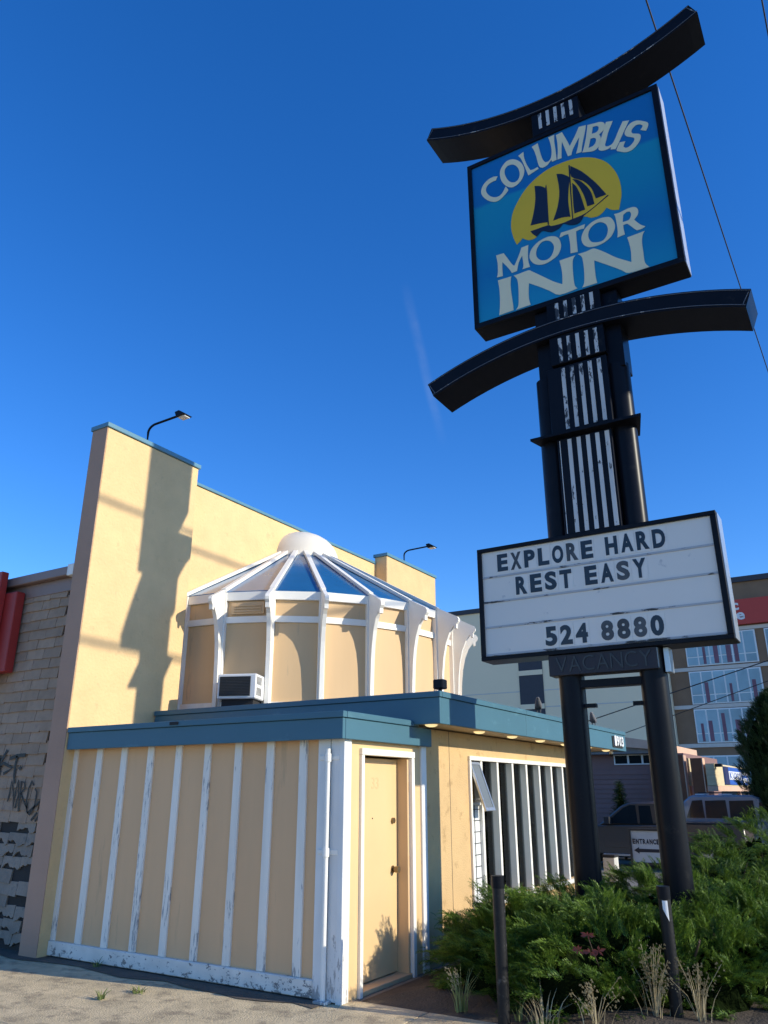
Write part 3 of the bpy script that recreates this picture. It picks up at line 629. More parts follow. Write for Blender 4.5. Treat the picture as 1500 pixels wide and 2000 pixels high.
bx('leaflet', M['cyan'], ds, -4.75, -4.55, 12.0, 12.3, 0.802, 0.815)
bd = thing('poster_board', (-4.48, 11.3, 0.04), 'poster on an easel leaning inside the office window', 'poster')
MB().box(-4.47, -4.45, 11.02, 11.52, 0.80, 1.32).build('poster', M['paper'], bd); MB().box(-4.448, -4.444, 11.06, 11.24, 0.98, 1.25).box(-4.448, -4.444, 11.28, 11.46, 0.86, 1.1).build('print', M['cyan'], bd)
for y in (11.06, 11.48): bx('easel_leg', M['wood'], bd, -4.51, -4.475, y - .015, y + .015, 0.04, 1.36)
ne = thing('neon_sign', (-4.42, 11.75, 1.3), 'white unlit neon tube sign hanging in the office window', 'sign')
loop = [(-4.42, 11.70 + 0.13 * math.cos(a), 1.68 + 0.15 * math.sin(a)) for a in np.linspace(0.2, 6.6, 18)] + [(-4.42, 11.82, 1.50), (-4.42, 11.74, 1.28)]
MB().tube(loop, 0.014, 6).build('tube', M['signwhite'], ne); MB().tube([(-4.42, 11.82, 1.80), (-4.42, 11.82, 2.33)], 0.003, 5).build('hanger', M['cable'], ne)
# fixtures on the canopy
fl = thing('floodlight', (-3.86, 7.42, 2.66), 'small black floodlight on the office canopy corner', 'light')
bx('head', M['black'], fl, -3.92, -3.80, 7.36, 7.47, 2.70, 2.80, 0.01); bx('bracket', M['black'], fl, -3.875, -3.845, 7.40, 7.43, 2.60, 2.70)
sd = thing('security_camera', (-4.0, 14.1, 2.30), 'tiny white dome camera under the far end of the canopy', 'camera')
MB().tube([(-4.0, 14.1, 2.344), (-4.0, 14.1, 2.29)], 0.035, 12).build('mount', M['ac_white'], sd); MB().tube([(-4.0, 14.1, 2.29), (-4.0, 14.1, 2.265), (-4.0, 14.1, 2.25)], 0.04, 12, taper=0.018).build('dome', M['dark'], sd, smooth=True)

# ------------------------------------------------------------------ rotunda
ro = thing('rotunda', (-7.2, 10.59, 2.6), 'half-round cream rotunda with white ribs and blue panelled roof', 'turret')
CO = Vector((-8.28, 10.59)); RR = 2.73; ZE = 4.36; ZB = 2.62; RG = 0.64; ZG = 5.53; NK = 12
def pol(r, a, z): return Vector((CO.x + r * math.cos(a), CO.y + r * math.sin(a), z))
ang = [R(-90 + 15 * k) for k in range(NK + 1)]
def baybox(name, mt, k, z0, z1, r0, r1, e0=0.0, parent=ro):
    """a flat slab filling bay k between two posts, from radius r0 (inner) to r1, trimmed e0 at both ends"""
    a, b = ang[k], ang[k + 1]; b_ = MB(); P = []
    for r in (r0, r1):
        p, q = pol(r, a, 0), pol(r, b, 0); d = (q - p).normalized()
        P.append((p + d * e0, q - d * e0))
    (i0, i1), (o0, o1) = P
    b_.v = [(*i0[:2], z0), (*i1[:2], z0), (*o1[:2], z0), (*o0[:2], z0), (*i0[:2], z1), (*i1[:2], z1), (*o1[:2], z1), (*o0[:2], z1)]
    b_.f = [(0, 3, 2, 1), (4, 5, 6, 7), (0, 1, 5, 4), (1, 2, 6, 5), (2, 3, 7, 6), (3, 0, 4, 7)]
    return b_.build(name, mt, parent)
for k in range(NK):
    baybox('wall_panel', M['panel'], k, ZB + 0.20, 3.905, RR - 0.09, RR - 0.035, 0.03)
    baybox('upper_panel', M['panel'], k, 4.00, ZE - 0.135, RR - 0.09, RR - 0.04, 0.03)
    baybox('rail', M['white_clean'], k, 3.908, 3.997, RR - 0.08, RR - 0.008, 0.02)
    baybox('eave_beam', M['white_clean'], k, ZE - 0.132, ZE - 0.012, RR - 0.08, RR + 0.012, 0.0)
    baybox('base_beam', M['white_worn'], k, ZB + 0.06, ZB + 0.195, RR - 0.085, RR + 0.004, 0.0)
    p0, p1, q0, q1 = pol(RR + 0.01, ang[k], ZE), pol(RR + 0.01, ang[k + 1], ZE), pol(RG - 0.1, ang[k], ZG + 0.06), pol(RG - 0.1, ang[k + 1], ZG + 0.06)
    b_ = MB(); dz = Vector((0, 0, -0.03)); b_.v = [tuple(x) for x in (p0, p1, q1, q0, p0 + dz, p1 + dz, q1 + dz, q0 + dz)]
    b_.f = [(0, 1, 2, 3), (7, 6, 5, 4), (0, 4, 5, 1), (1, 5, 6, 2), (2, 6, 7, 3), (3, 7, 4, 0)]; b_.build('roof_panel', M['roofblue'], ro)
sl_ = (ZG - ZE) / (RR - RG)
for k in range(NK + 1):
    a = ang[k]
    rd = Vector((math.cos(a), math.sin(a), 0))
    if k in (0, NK):      # the outer ribs lie just clear of the wall behind
        sft = Vector((0.05, 0, 0))
    else: sft = Vector((0, 0, 0))
    b_ = MB().beam(pol(RR - 0.03, a, ZB + 0.06) + sft, pol(RR - 0.03, a, ZE - 0.01) + sft, 0.095, 0.10, up=rd); b_.build('post', M['white_clean'], ro, 0.003)
    MB().beam(pol(RR + 0.03, a, ZE + 0.015) + sft, pol(RG, a, ZG + 0.045) + sft, 0.075, 0.05, up=(0, 0, 1)).build('roof_rib', M['white_clean'], ro, 0.003)
    # curved fin: hugs the post low down and sweeps out under the eave
    prof = [(0.02, 2.70), (0.075, 2.70), (0.085, 3.1), (0.10, 3.4), (0.125, 3.62), (0.17, 3.82), (0.235, 3.98), (0.31, 4.08), (0.325, 4.03), (0.355, 4.035), (0.36, 4.10), (0.395, 4.14), (0.40, 4.175), (0.375, 4.215), (0.03, ZE + 0.03), (0.02, ZE - 0.05)]
    b_ = MB(); tn = Vector((-math.sin(a), math.cos(a), 0)); n = len(prof)
    for s_ in (-0.028, 0.028):
        for (o_, z) in prof: b_.v.append(tuple(pol(RR + o_, a, z) + tn * s_ + sft))
    b_.f = [tuple(range(n)), tuple(range(2 * n - 1, n - 1, -1))] + [(i, (i + 1) % n, n + (i + 1) % n, n + i) for i in range(n)]
    b_.build('fin', M['white_clean'], ro)
dmv = MB(); nu, nv = 25, 9
for j in range(nv):
    t = (math.pi / 2) * j / (nv - 1)
    for i in range(nu):
        a = -math.pi / 2 + math.pi * i / (nu - 1); dmv.v.append((CO.x + (RG + 0.04) * math.cos(t) * math.cos(a), CO.y + (RG + 0.04) * math.cos(t) * math.sin(a), ZG + 0.02 + 0.55 * math.sin(t)))
for j in range(nv - 1):
    for i in range(nu - 1): dmv.f.append((j * nu + i, j * nu + i + 1, (j + 1) * nu + i + 1, (j + 1) * nu + i))
i0 = len(dmv.v)
for i in range(nu):
    a = -math.pi / 2 + math.pi * i / (nu - 1); dmv.v.append((CO.x + (RG + 0.06) * math.cos(a), CO.y + (RG + 0.06) * math.sin(a), ZG - 0.03))
for i in range(nu - 1): dmv.f.append((i0 + i, i0 + i + 1, i + 1, i))
dmv.build('dome', M['dome'], ro, smooth=True)
# louvre in the second bay
am = (ang[1] + ang[2]) / 2
def bayframe(r): return Matrix.Translation(pol(r, am, 0)) @ Matrix.Rotation(am + math.pi / 2, 4, 'Z')
bf = bayframe(RR * math.cos(R(7.5)) - 0.035)
def inbay(b): b.v = [tuple(bf @ Vector(v)) for v in b.v]; return b
lv = inbay(MB().box(-0.24, 0.24, -0.03, 0.0, 4.03, 4.20)).build('louvre', M['panel'], ro)
for z in (4.06, 4.10, 4.14): inbay(MB().box(-0.20, 0.20, -0.045, -0.031, z, z + 0.022)).build('louvre_blade', M['panel'], lv)
# air conditioner sticking out of the same bay
acm = bayframe(RR)
ac = thing('air_conditioner', tuple(acm @ Vector((0, -0.15, 2.80))), 'white window air conditioner with dark grille in the rotunda wall', 'air conditioner')
def inac(b): b.v = [tuple(acm @ Vector(v)) for v in b.v]; return b
inac(MB().box(-0.20, 0.33, -0.40, 0.02, 2.815, 3.135)).build('casing', M['ac_white'], ac, 0.012)
gr = inac(MB().box(-0.165, 0.255, -0.412, -0.399, 2.85, 3.10)).build('grille', M['ac_dark'], ac)
for z in np.arange(2.862, 3.09, 0.02): inac(MB().box(-0.16, 0.25, -0.416, -0.412, z, z + 0.006)).build('grille_bar', M['bollard'], gr)
for z0 in (2.86, 3.0):
    for q in range(4): inac(MB().box(0.3295, 0.3325, -0.36 + q * 0.05, -0.335 + q * 0.05, z0, z0 + 0.10)).build('side_louvre', M['ac_dark'], ac)
inac(MB().box(-0.15, 0.28, -0.34, 0.0, 2.66, 2.815)).build('support', M['dark'], ac)

# ------------------------------------------------------------------ the pylon sign
sg = thing('motel_sign', (-2.24, 8.15, 0), 'tall black motel pylon sign with blue sailing-ship cabinet and letter board', 'sign')
YS = 8.0
for x in (-2.665, -1.81):
    o = MB().tube([(x, 8.17, -0.1), (x, 8.17, 2.9), (x, 8.17, 4.4), (x, 8.17, 6.36 if x > -2 else 6.40)], 0.135, 28).build('pole', M['black'], sg); smooth_by_angle(o)
for z, x0, x1 in ((2.52, -2.535, -2.42), (2.52, -2.04, -1.94)): bx('peg', M['black'], sg, x0, x1, 8.14, 8.20, z - 0.02, z + 0.02, 0)
bx('column', M['black'], sg, -2.545, -1.915, 7.985, 8.12, 4.35, 5.52, 0.004)
bx('column', M['black'], sg, -2.60, -1.88, 7.98, 8.34, 5.60, 6.46, 0.006)
bx('column', M['black'], sg, -2.53, -1.87, 7.955, 8.40, 6.485, 7.34, 0.004)
bx('column', M['black'], sg, -2.52, -1.87, 7.965, 8.40, 10.05, 10.46, 0.004)
bx('post_tube', M['black'], sg, -1.92, -1.69, 8.05, 8.38, 6.30, 7.33, 0.004)
bx('post_tube', M['black'], sg, -2.72, -2.48, 8.05, 8.38, 6.20, 7.33, 0.004)
pl = MB(); pl.v = [(-2.84, 7.90, 5.545), (-1.56, 7.90, 5.545), (-1.70, 8.42, 5.545), (-2.72, 8.42, 5.545), (-2.84, 7.90, 5.575), (-1.56, 7.90, 5.575), (-1.70, 8.42, 5.575), (-2.72, 8.42, 5.575)]
pl.f = [(0, 3, 2, 1), (4, 5, 6, 7), (0, 1, 5, 4), (1, 2, 6, 5), (2, 3, 7, 6), (3, 0, 4, 7)]; pl.build('collar_plate', M['black'], sg)
for i in range(5):
    x = -2.40 + 0.108 * i
    for (z0, z1, yf, mt, w) in ((4.37, 5.50, 7.985, 'stripe', 0.023), (5.63, 6.43, 7.98, 'stripe_worn', 0.023), (6.50, 6.83, 7.955, 'stripe_worn', 0.022), (7.10, 7.33, 7.955, 'stripe_worn', 0.022), (10.14, 10.40, 7.965, 'stripe_worn', 0.022)):
        bx('stripe', M[mt], sg, x - w, x + w, yf - 0.006, yf - 0.0005, z0, z1, 0)
for x in (-2.515, -1.945): bx('pinstripe', M['stripe'], sg, x - 0.004, x + 0.004, 7.981, 7.9845, 4.37, 5.5, 0)
def arm(name, cx, hw, zt, dz, th, sgn, y0, y1):
    """curved beam; sgn +1: ends turn up, -1: ends turn down"""
    Rr = (hw * hw + dz * dz) / (2 * dz); A = math.asin(hw / Rr); N = 28; b = MB()
    ro_, ri_ = (Rr + th, Rr) if sgn > 0 else (Rr, Rr - th)
    top_c = zt + Rr if sgn > 0 else zt - Rr
    ring = []
    for i in range(N + 1):
        t = -A + 2 * A * i / N
        if sgn > 0: hi = (cx + Rr * math.sin(t), top_c - Rr * math.cos(t)); lo = (cx + (Rr + th) * math.sin(t), top_c - (Rr + th) * math.cos(t))
        else: hi = (cx + Rr * math.sin(t), top_c + Rr * math.cos(t)); lo = (cx + (Rr - th) * math.sin(t), top_c + (Rr - th) * math.cos(t))
        ring.append((hi, lo))
    for hi, lo in ring: b.v += [(hi[0], y0, hi[1]), (lo[0], y0, lo[1]), (lo[0], y1, lo[1]), (hi[0], y1, hi[1])]
    for i in range(N):
        a = 4 * i
        for k in range(4): b.f.append((a + k, a + (k + 1) % 4, a + 4 + (k + 1) % 4, a + 4 + k))
    b.f += [(0, 1, 2, 3), (4 * N + 3, 4 * N + 2, 4 * N + 1, 4 * N)]
    o = b.build(name, M['black'], sg, 0.0)
    # thin raised lips along the face edges, chipped to bare metal in places
    for which in (0, 1):
        e = MB(); P = [r_[which] for r_ in ring]; sg_ = -1 if which == 0 else 1
        for i, p in enumerate(P):
            zz = p[1] + sg_ * 0.022
            e.v += [(p[0], y0 - 0.007, zz), (p[0], y0 - 0.007, zz + 0.007), (p[0], y0 + 0.001, zz + 0.007), (p[0], y0 + 0.001, zz)]
        for i in range(N):
            a = 4 * i
            for k in range(4): e.f.append((a + k, a + (k + 1) % 4, a + 4 + (k + 1) % 4, a + 4 + k))
        e.build('edge_lip', M['black_edge'], o)
    for s_ in (0, N):
        hi, lo = ring[s_]; inn = 0.03 if s_ == 0 else -0.03
        MB().beam((hi[0] + inn, y0 - 0.003, hi[1] - 0.03), (lo[0] + inn, y0 - 0.003, lo[1] + 0.03), 0.007, 0.008, up=(0, 1, 0)).build('edge_lip', M['black_edge'], o)
    hi, lo = ring[N]
    return o
UA = arm('upper_arm', -2.21, 1.84, 10.63, 0.41, 0.21, +1, 7.95, 8.47)
LA = arm('lower_arm', -2.24, 1.96, 7.09, 0.37, 0.215, -1, 7.93, 8.47)
# picture cabinet
X0, X1, Z0, Z1 = -3.515, -0.88, 7.35, 10.05
cb = bx('cabinet', M['black'], sg, X0, X1, 8.012, 8.32, Z0, Z1, 0.004)
bx('side_panel', M['alu'], cb, X1 + 0.0005, X1 + 0.006, 8.02, 8.315, Z0 + 0.01, Z1 - 0.01, 0)
for nm, a in (('frame', (X0, X1, 7.97, 8.013, Z0, Z0 + 0.075)), ('frame', (X0, X1, 7.97, 8.013, Z1 - 0.06, Z1)), ('frame', (X0, X0 + 0.06, 7.97, 8.013, Z0 + 0.0755, Z1 - 0.0605)), ('frame', (X1 - 0.075, X1, 7.97, 8.013, Z0 + 0.0755, Z1 - 0.0605))):
    bx(nm, M['black'], cb, *a, 0.004)
bx('sign_face', M['sign_blue'], cb, X0 + 0.0605, X1 - 0.0755, 7.998, 8.0115, Z0 + 0.0757, Z1 - 0.0607, 0)
cA = lambda p: (900 + p[0] / 6.818, 200 + p[1] / 6.818)
cB = lambda p: (1080 + p[0] / 6.818, 180 + p[1] / 6.818)
cC = lambda p: (940 + p[0] / 7.5, 400 + p[1] / 7.5)
cD = lambda p: (1100 + p[0] / 7.5, 380 + p[1] / 7.5)
cE = lambda p: (980 + p[0] / 5.769, 290 + p[1] / 5.769)
def emblem(name, mt, conv, loops, y, sharp=48, dep=0.0012):
    L2 = [soften([on_y(*conv(p), YS - 0.004) for p in lp], sharp) for lp in loops]
    me = stand(outline_mesh(name, L2, dep), y)
    return link(name, me, M[mt], cb)
SUNB = [(170, 1085), (130, 1000), (105, 880), (120, 740), (170, 620), (260, 470), (380, 340), (520, 235), (680, 160), (840, 112), (980, 100), (1100, 120), (1200, 170), (1280, 260), (1330, 370), (1350, 500), (1338, 600), (1320, 690), (1240, 692), (1180, 665), (1140, 720), (1080, 765), (1000, 780), (955, 768), (880, 770), (800, 800), (680, 850), (540, 885), (440, 930), (390, 1000), (330, 1030), (280, 1030), (235, 1010), (205, 1050)]
emblem('sun_disc', 'sign_yellow', cE, [SUNB], 7.9955)
for nm, lp in (('sail', [(370, 425), (440, 427), (490, 447), (500, 410), (508, 450), (520, 640), (533, 862), (520, 862), (516, 832), (430, 845), (325, 870), (360, 730), (380, 560)]),
               ('sail', [(618, 290), (680, 290), (755, 320), (765, 345), (755, 450), (750, 600), (775, 770), (680, 780), (580, 815), (630, 660), (650, 480)]),
               ('mast', [(752, 190), (768, 190), (785, 500), (806, 795), (795, 795), (772, 500)]),
               ('sail', [(775, 200), (900, 260), (1040, 370), (1110, 440), (1180, 520), (1060, 565), (1010, 450), (920, 370), (785, 320)]),
               ('sail', [(795, 345), (870, 360), (950, 420), (1010, 500), (1045, 625), (965, 655), (930, 540), (870, 430)]),
               ('sail', [(795, 390), (840, 430), (890, 530), (940, 690), (820, 735), (805, 600)]),
               ('hull', [(325, 935), (520, 868), (560, 876), (680, 845), (800, 795), (960, 722), (1195, 525), (1205, 532), (1000, 702), (930, 757), (900, 810), (860, 850), (780, 865), (710, 850), (690, 850), (650, 900), (560, 945), (470, 930), (440, 945), (395, 995), (350, 965)])):
    emblem(nm, 'sign_navy', cE, [lp], 7.992)
LET = [('C', cA, [[(490, 985), (470, 1040), (440, 1050), (380, 1085), (345, 1130), (335, 1170), (350, 1210), (385, 1245), (430, 1263), (480, 1262), (525, 1240), (560, 1200), (585, 1150), (600, 1120), (635, 1165), (610, 1205), (575, 1245), (530, 1290), (480, 1320), (430, 1325), (370, 1310), (315, 1275), (280, 1230), (272, 1180), (290, 1120), (325, 1070), (375, 1025), (430, 995)]]),
 ('O', cA, [[(690, 760), (760, 775), (815, 820), (845, 890), (840, 960), (810, 1030), (760, 1090), (700, 1128), (640, 1130), (580, 1095), (540, 1040), (522, 970), (530, 900), (570, 830), (620, 780)], [(690, 828), (740, 850), (770, 890), (785, 950), (775, 1010), (745, 1050), (700, 1068), (650, 1055), (610, 1010), (585, 950), (590, 890), (625, 845)]]),
 ('L', cA, [[(765, 715), (835, 660), (845, 745), (885, 840), (930, 905), (975, 890), (1025, 860), (1038, 885), (900, 975), (880, 925), (840, 830), (800, 750)]]),
 ('U', cA, [[(945, 595), (1025, 545), (1050, 640), (1075, 720), (1100, 775), (1130, 800), (1165, 790), (1195, 755), (1210, 690), (1205, 600), (1185, 520), (1165, 470), (1245, 435), (1245, 520), (1260, 620), (1278, 765), (1215, 792), (1205, 765), (1150, 840), (1090, 872), (1050, 860), (1025, 800), (1005, 720), (975, 640)]]),
 ('M', cB, [[(40, 575), (120, 535), (160, 600), (200, 670), (225, 720), (260, 650), (300, 570), (345, 465), (440, 440), (425, 540), (395, 680), (380, 800), (310, 820), (335, 720), (350, 600), (300, 690), (260, 780), (245, 840), (200, 855), (170, 780), (120, 660), (115, 740), (115, 880), (60, 900), (65, 800), (60, 680)]]),
 ('B', cB, [[(460, 440), (560, 415), (630, 398), (680, 410), (692, 450), (670, 510), (615, 565), (635, 600), (635, 650), (615, 710), (580, 760), (520, 790), (390, 805), (410, 750), (440, 610)], [(530, 465), (580, 450), (610, 465), (605, 505), (570, 540), (518, 556)], [(500, 622), (550, 610), (575, 630), (565, 680), (530, 720), (475, 745)]]),
 ('U', cB, [[(705, 400), (795, 385), (770, 450), (735, 540), (710, 640), (695, 700), (705, 725), (740, 720), (790, 690), (830, 620), (870, 520), (930, 390), (1015, 378), (980, 450), (920, 580), (870, 690), (835, 760), (770, 765), (775, 730), (720, 765), (650, 782), (610, 770), (608, 730), (640, 620), (680, 490)]]),
 ('S', cB, [[(1270, 420), (1265, 460), (1240, 515), (1165, 505), (1190, 470), (1195, 445), (1160, 430), (1110, 440), (1065, 480), (1045, 520), (1060, 550), (1110, 555), (1155, 560), (1170, 590), (1155, 650), (1115, 710), (1060, 765), (1000, 795), (940, 800), (855, 785), (850, 760), (890, 670), (965, 655), (945, 700), (940, 730), (970, 745), (1010, 730), (1055, 690), (1085, 640), (1080, 610), (1040, 600), (985, 590), (955, 560), (965, 510), (1000, 450), (1050, 405), (1120, 380), (1200, 388), (1250, 400)]]),
 ('M', cC, [[(218, 745), (330, 710), (390, 790), (450, 870), (485, 895), (520, 820), (560, 720), (590, 630), (690, 590), (685, 700), (690, 820), (715, 910), (605, 945), (620, 880), (600, 745), (550, 850), (525, 970), (450, 1000), (400, 930), (310, 840), (310, 950), (318, 1045), (232, 1065), (245, 1000), (240, 850)]]),
 ('O', cC, [[(1050, 462), (1110, 475), (1150, 520), (1170, 590), (1160, 660), (1120, 740), (1050, 800), (960, 855), (870, 880), (790, 870), (735, 830), (708, 770), (720, 690), (760, 620), (830, 550), (900, 505), (980, 470)], [(960, 525), (1020, 540), (1060, 590), (1065, 650), (1040, 730), (990, 790), (930, 815), (870, 812), (825, 780), (805, 730), (810, 670), (840, 600), (890, 545)]]),
 ('T', cD, [[(-30, 560), (130, 510), (240, 465), (320, 435), (305, 500), (240, 515), (190, 540), (195, 640), (215, 840), (110, 862), (105, 740), (90, 640), (75, 580), (10, 600), (-20, 620), (-55, 630)]]),
 ('O', cD, [[(650, 330), (710, 350), (750, 410), (760, 480), (735, 560), (690, 630), (620, 690), (530, 740), (430, 768), (360, 768), (300, 735), (270, 670), (275, 600), (310, 520), (370, 450), (440, 395), (540, 350)], [(560, 405), (620, 430), (650, 480), (655, 540), (635, 610), (590, 670), (530, 695), (460, 703), (410, 690), (375, 640), (368, 580), (390, 510), (440, 450), (500, 415)]]),
 ('R', cD, [[(745, 290), (830, 265), (930, 215), (1020, 185), (1075, 195), (1100, 240), (1090, 300), (1040, 370), (1130, 440), (1205, 465), (1160, 500), (1080, 525), (1040, 500), (960, 440), (930, 430), (880, 450), (885, 500), (905, 585), (795, 630), (800, 540), (785, 430), (765, 330)], [(880, 300), (930, 255), (975, 250), (995, 285), (985, 340), (950, 380), (872, 405)]]),
 ('I', cC, [[(245, 1110), (440, 1050), (430, 1150), (440, 1280), (465, 1450), (475, 1545), (265, 1620), (275, 1500), (275, 1350), (265, 1220)]]),
 ('N', cC, [[(475, 1040), (560, 1010), (690, 962), (740, 975), (900, 1050), (1060, 1125), (1190, 1165), (1190, 1050), (1175, 930), (1145, 820), (1380, 740), (1345, 800), (1340, 900), (1350, 1050), (1370, 1180), (1410, 1225), (1150, 1320), (1000, 1260), (850, 1200), (700, 1150), (695, 1250), (700, 1380), (725, 1465), (510, 1540), (545, 1480), (550, 1350), (545, 1200), (525, 1090)]]),
 ('N', cD, [[(215, 875), (330, 840), (430, 795), (490, 800), (620, 850), (780, 925), (1000, 990), (995, 850), (975, 740), (940, 630), (1195, 535), (1165, 590), (1155, 700), (1175, 850), (1200, 1000), (1265, 1060), (970, 1150), (860, 1110), (700, 1050), (455, 965), (460, 1050), (480, 1220), (500, 1295), (280, 1365), (310, 1290), (310, 1150), (295, 1000), (270, 910)]])]
for ch_, cv, lps in LET: emblem('letter', 'sign_letter', cv, lps, 7.9935)
# letter board
RX0, RX1, RZ0, RZ1 = -3.62, -0.975, 3.05, 4.355
rb = bx('letter_board', M['black'], sg, RX0, RX1, 8.012, 8.30, RZ0, RZ1, 0.004)
bx('side_panel', M['alu'], rb, RX1 + 0.0005, RX1 + 0.006, 8.02, 8.295, RZ0 + 0.01, RZ1 - 0.01, 0)
for a in ((RX0, RX1, 7.97, 8.013, RZ0, RZ0 + 0.045), (RX0, RX1, 7.97, 8.013, RZ1 - 0.045, RZ1), (RX0, RX0 + 0.05, 7.97, 8.013, RZ0 + 0.0455, RZ1 - 0.0455), (RX1 - 0.06, RX1, 7.97, 8.013, RZ0 + 0.0455, RZ1 - 0.0455)):
    bx('frame', M['black'], rb, *a, 0.004)
bx('white_panel', M['reader'], rb, RX0 + 0.0503, RX1 - 0.0603, 7.999, 8.0115, RZ0 + 0.0457, RZ1 - 0.0457, 0)
for z in (4.005, 3.712, 3.422, 3.112): bx('track', M['track'], rb, RX0 + 0.052, RX1 - 0.062, 7.990, 7.9985, z - 0.011, z + 0.011, 0)
def message(txt, x0, x1, z0, z1, faded=''):
    w = {'I': 0.45, ' ': 0.62, '1': 0.6}; tot = sum(w.get(c, 1.0) for c in txt); u = (x1 - x0) / tot; x = x0
    for i, c in enumerate(txt):
        ww = w.get(c, 1.0) * u
        if c != ' ':
            lz = random.uniform(-0.004, 0.004)
            pc_ = bx('letter_card', M['letter_clear'], rb, x + 0.004, x + ww - 0.004, 7.9955, 7.9985, z0 - 0.022 + lz, z1 + 0.02 + lz, 0)
            link('letter', letter_mesh(c, x + ww * 0.11, x + ww * 0.89, z0 + lz, z1 + lz, 7.991, 0.046, 0.004), M['letter_faded' if i in faded else 'letter_black'], rb)
        x += ww
message('EXPLORE HARD', -3.395, -1.475, 4.058, 4.262, (1, 5))
message('REST EASY', -3.185, -1.70, 3.762, 3.97, (7,))
message('524 8880', -2.88, -1.595, 3.152, 3.362, (4, 5, 6))
# vacancy box
vb = bx('vacancy_box', M['vac'], sg, -2.85, -1.72, 8.0, 8.20, 2.83, 3.046, 0.004)
bx('side_panel', M['alu'], vb, -1.7195, -1.714, 8.02, 8.19, 2.84, 3.04, 0)
bx('end_bracket', M['alu'], sg, -1.675, -1.62, 8.10, 8.26, 2.80, 3.046, 0.003)
xx = -2.77
for c in 'VACANCY':
    link('neon_letter', letter_mesh(c, xx, xx + 0.125, 2.865, 3.02, 7.992, -0.012, 0.006), M['neon'], vb); xx += 0.146
bx('cross_beam', M['black'], sg, -2.60, -1.88, 8.10, 8.24, 2.70, 2.78, 0.004)

# ------------------------------------------------------------------ bollards
def bollard(x, y, h, label, sticker=False, lean=0.0):
    t = thing('bollard', (x, y, 0), label, 'bollard', 'black pipe bollards in front of the juniper')
    o = MB().tube([(x, y, -0.15), (x - lean * 0.5, y, h * 0.5), (x - lean, y, h - 0.03)], 0.048, 20).build('pipe', M['bollard'], t); smooth_by_angle(o)
    o = MB().tube([(x - lean, y, h - 0.09), (x - lean, y, h - 0.004), (x - lean, y, h)], 0.052, 20).build('cap', M['black'], t); smooth_by_angle(o)
    if sticker:
        b = MB()
        for i in range(5):
            a = R(-40 + i * 12); b.v += [(x - lean * .9 + 0.0495 * math.sin(a + 0.55), y - 0.0495 * math.cos(a + 0.55), h - 0.10), (x - lean * .9 + 0.0495 * math.sin(a + 0.55), y - 0.0495 * math.cos(a + 0.55), h - 0.16 - 0.022 * i)]
        b.f = [(2 * i, 2 * i + 1, 2 * i + 3, 2 * i + 2) for i in range(4)]; b.build('sticker', M['signwhite'], t)
bollard(-2.80, 6.30, 1.04, 'plain black pipe bollard nearest the shed door')
bollard(-1.67, 6.98, 0.965, 'black pipe bollard with a torn white sticker', True, 0.0)

# ------------------------------------------------------------------ foliage
def frond_template(nl=8, w=0.16):
    """a feathery sprig along +X (length 1) made of narrow leaflets"""
    V = []; Fc = []
    def tri(a, b, c): i = len(V); V.extend([a, b, c]); Fc.append((i, i + 1, i + 2))
    sp = lambda t: np.array([t, 0, 0.16 * math.sin(t * 2.2) - 0.10 * t])
    for k in range(nl):
        t = 0.12 + 0.88 * k / nl; p = sp(t); L_ = 0.42 * (1 - 0.55 * t)
        for s in (-1, 1):
            d = np.array([0.80, s * 0.62, 0.16 + 0.25 * ((k + (s > 0)) % 2)]); d /= np.linalg.norm(d)
            q = p + d * L_; m_ = p + d * L_ * 0.45
            nrm = np.array([0.3, -s * 0.25, 0.9]); sd = np.cross(d, nrm); sd /= np.linalg.norm(sd)
            tri(m_ + sd * w * 0.35 * 0.5, p - sd * 0.01, m_ - sd * w * 0.35 * 0.5); tri(m_ + sd * w * 0.35 * 0.5, m_ - sd * w * 0.35 * 0.5, q)
    tip = sp(1.0); tri(tip + [0, 0.03, 0], tip - [0, 0.03, 0], tip + [0.18, 0, 0.0]); tri(sp(0) + [0, 0.015, 0], sp(0) - [0, 0.015, 0], tip)
    return np.array(V), np.array(Fc)
FT = [frond_template(8), frond_template(6, 0.2)]
def scatter(P, D, Ln, tmpl, roll=None):
    """place a template at points P along directions D with lengths Ln -> one big triangle mesh"""
    tv, tf = tmpl; n = len(P)
    D = D / np.linalg.norm(D, axis=1, keepdims=True)
    ref = np.tile(np.array([0, 0, 1.0]), (n, 1)); bad = np.abs(D[:, 2]) > 0.97; ref[bad] = (1, 0, 0)
    S = np.cross(ref, D); S /= np.linalg.norm(S, axis=1, keepdims=True); U = np.cross(D, S)
    a = rng.normal(0, 0.5, n) if roll is None else roll
    S2 = S * np.cos(a)[:, None] + U * np.sin(a)[:, None]; U2 = -S * np.sin(a)[:, None] + U * np.cos(a)[:, None]
    V = P[:, None, :] + Ln[:, None, None] * (tv[None, :, 0, None] * D[:, None, :] + tv[None, :, 1, None] * S2[:, None, :] + tv[None, :, 2, None] * U2[:, None, :])
    Fc = tf[None] + (np.arange(n) * len(tv))[:, None, None]
    return V.reshape(-1, 3), Fc.reshape(-1, 3)
def lump(d, seed):
    return 1 + 0.13 * np.sin(3.1 * d[:, 0] + seed) * np.cos(2.7 * d[:, 1] + 1.3 * seed) + 0.10 * np.sin(6.3 * d[:, 0] - 5.1 * d[:, 1] + 2 * seed) + 0.07 * np.sin(11 * d[:, 1] + 9 * d[:, 2] + seed)
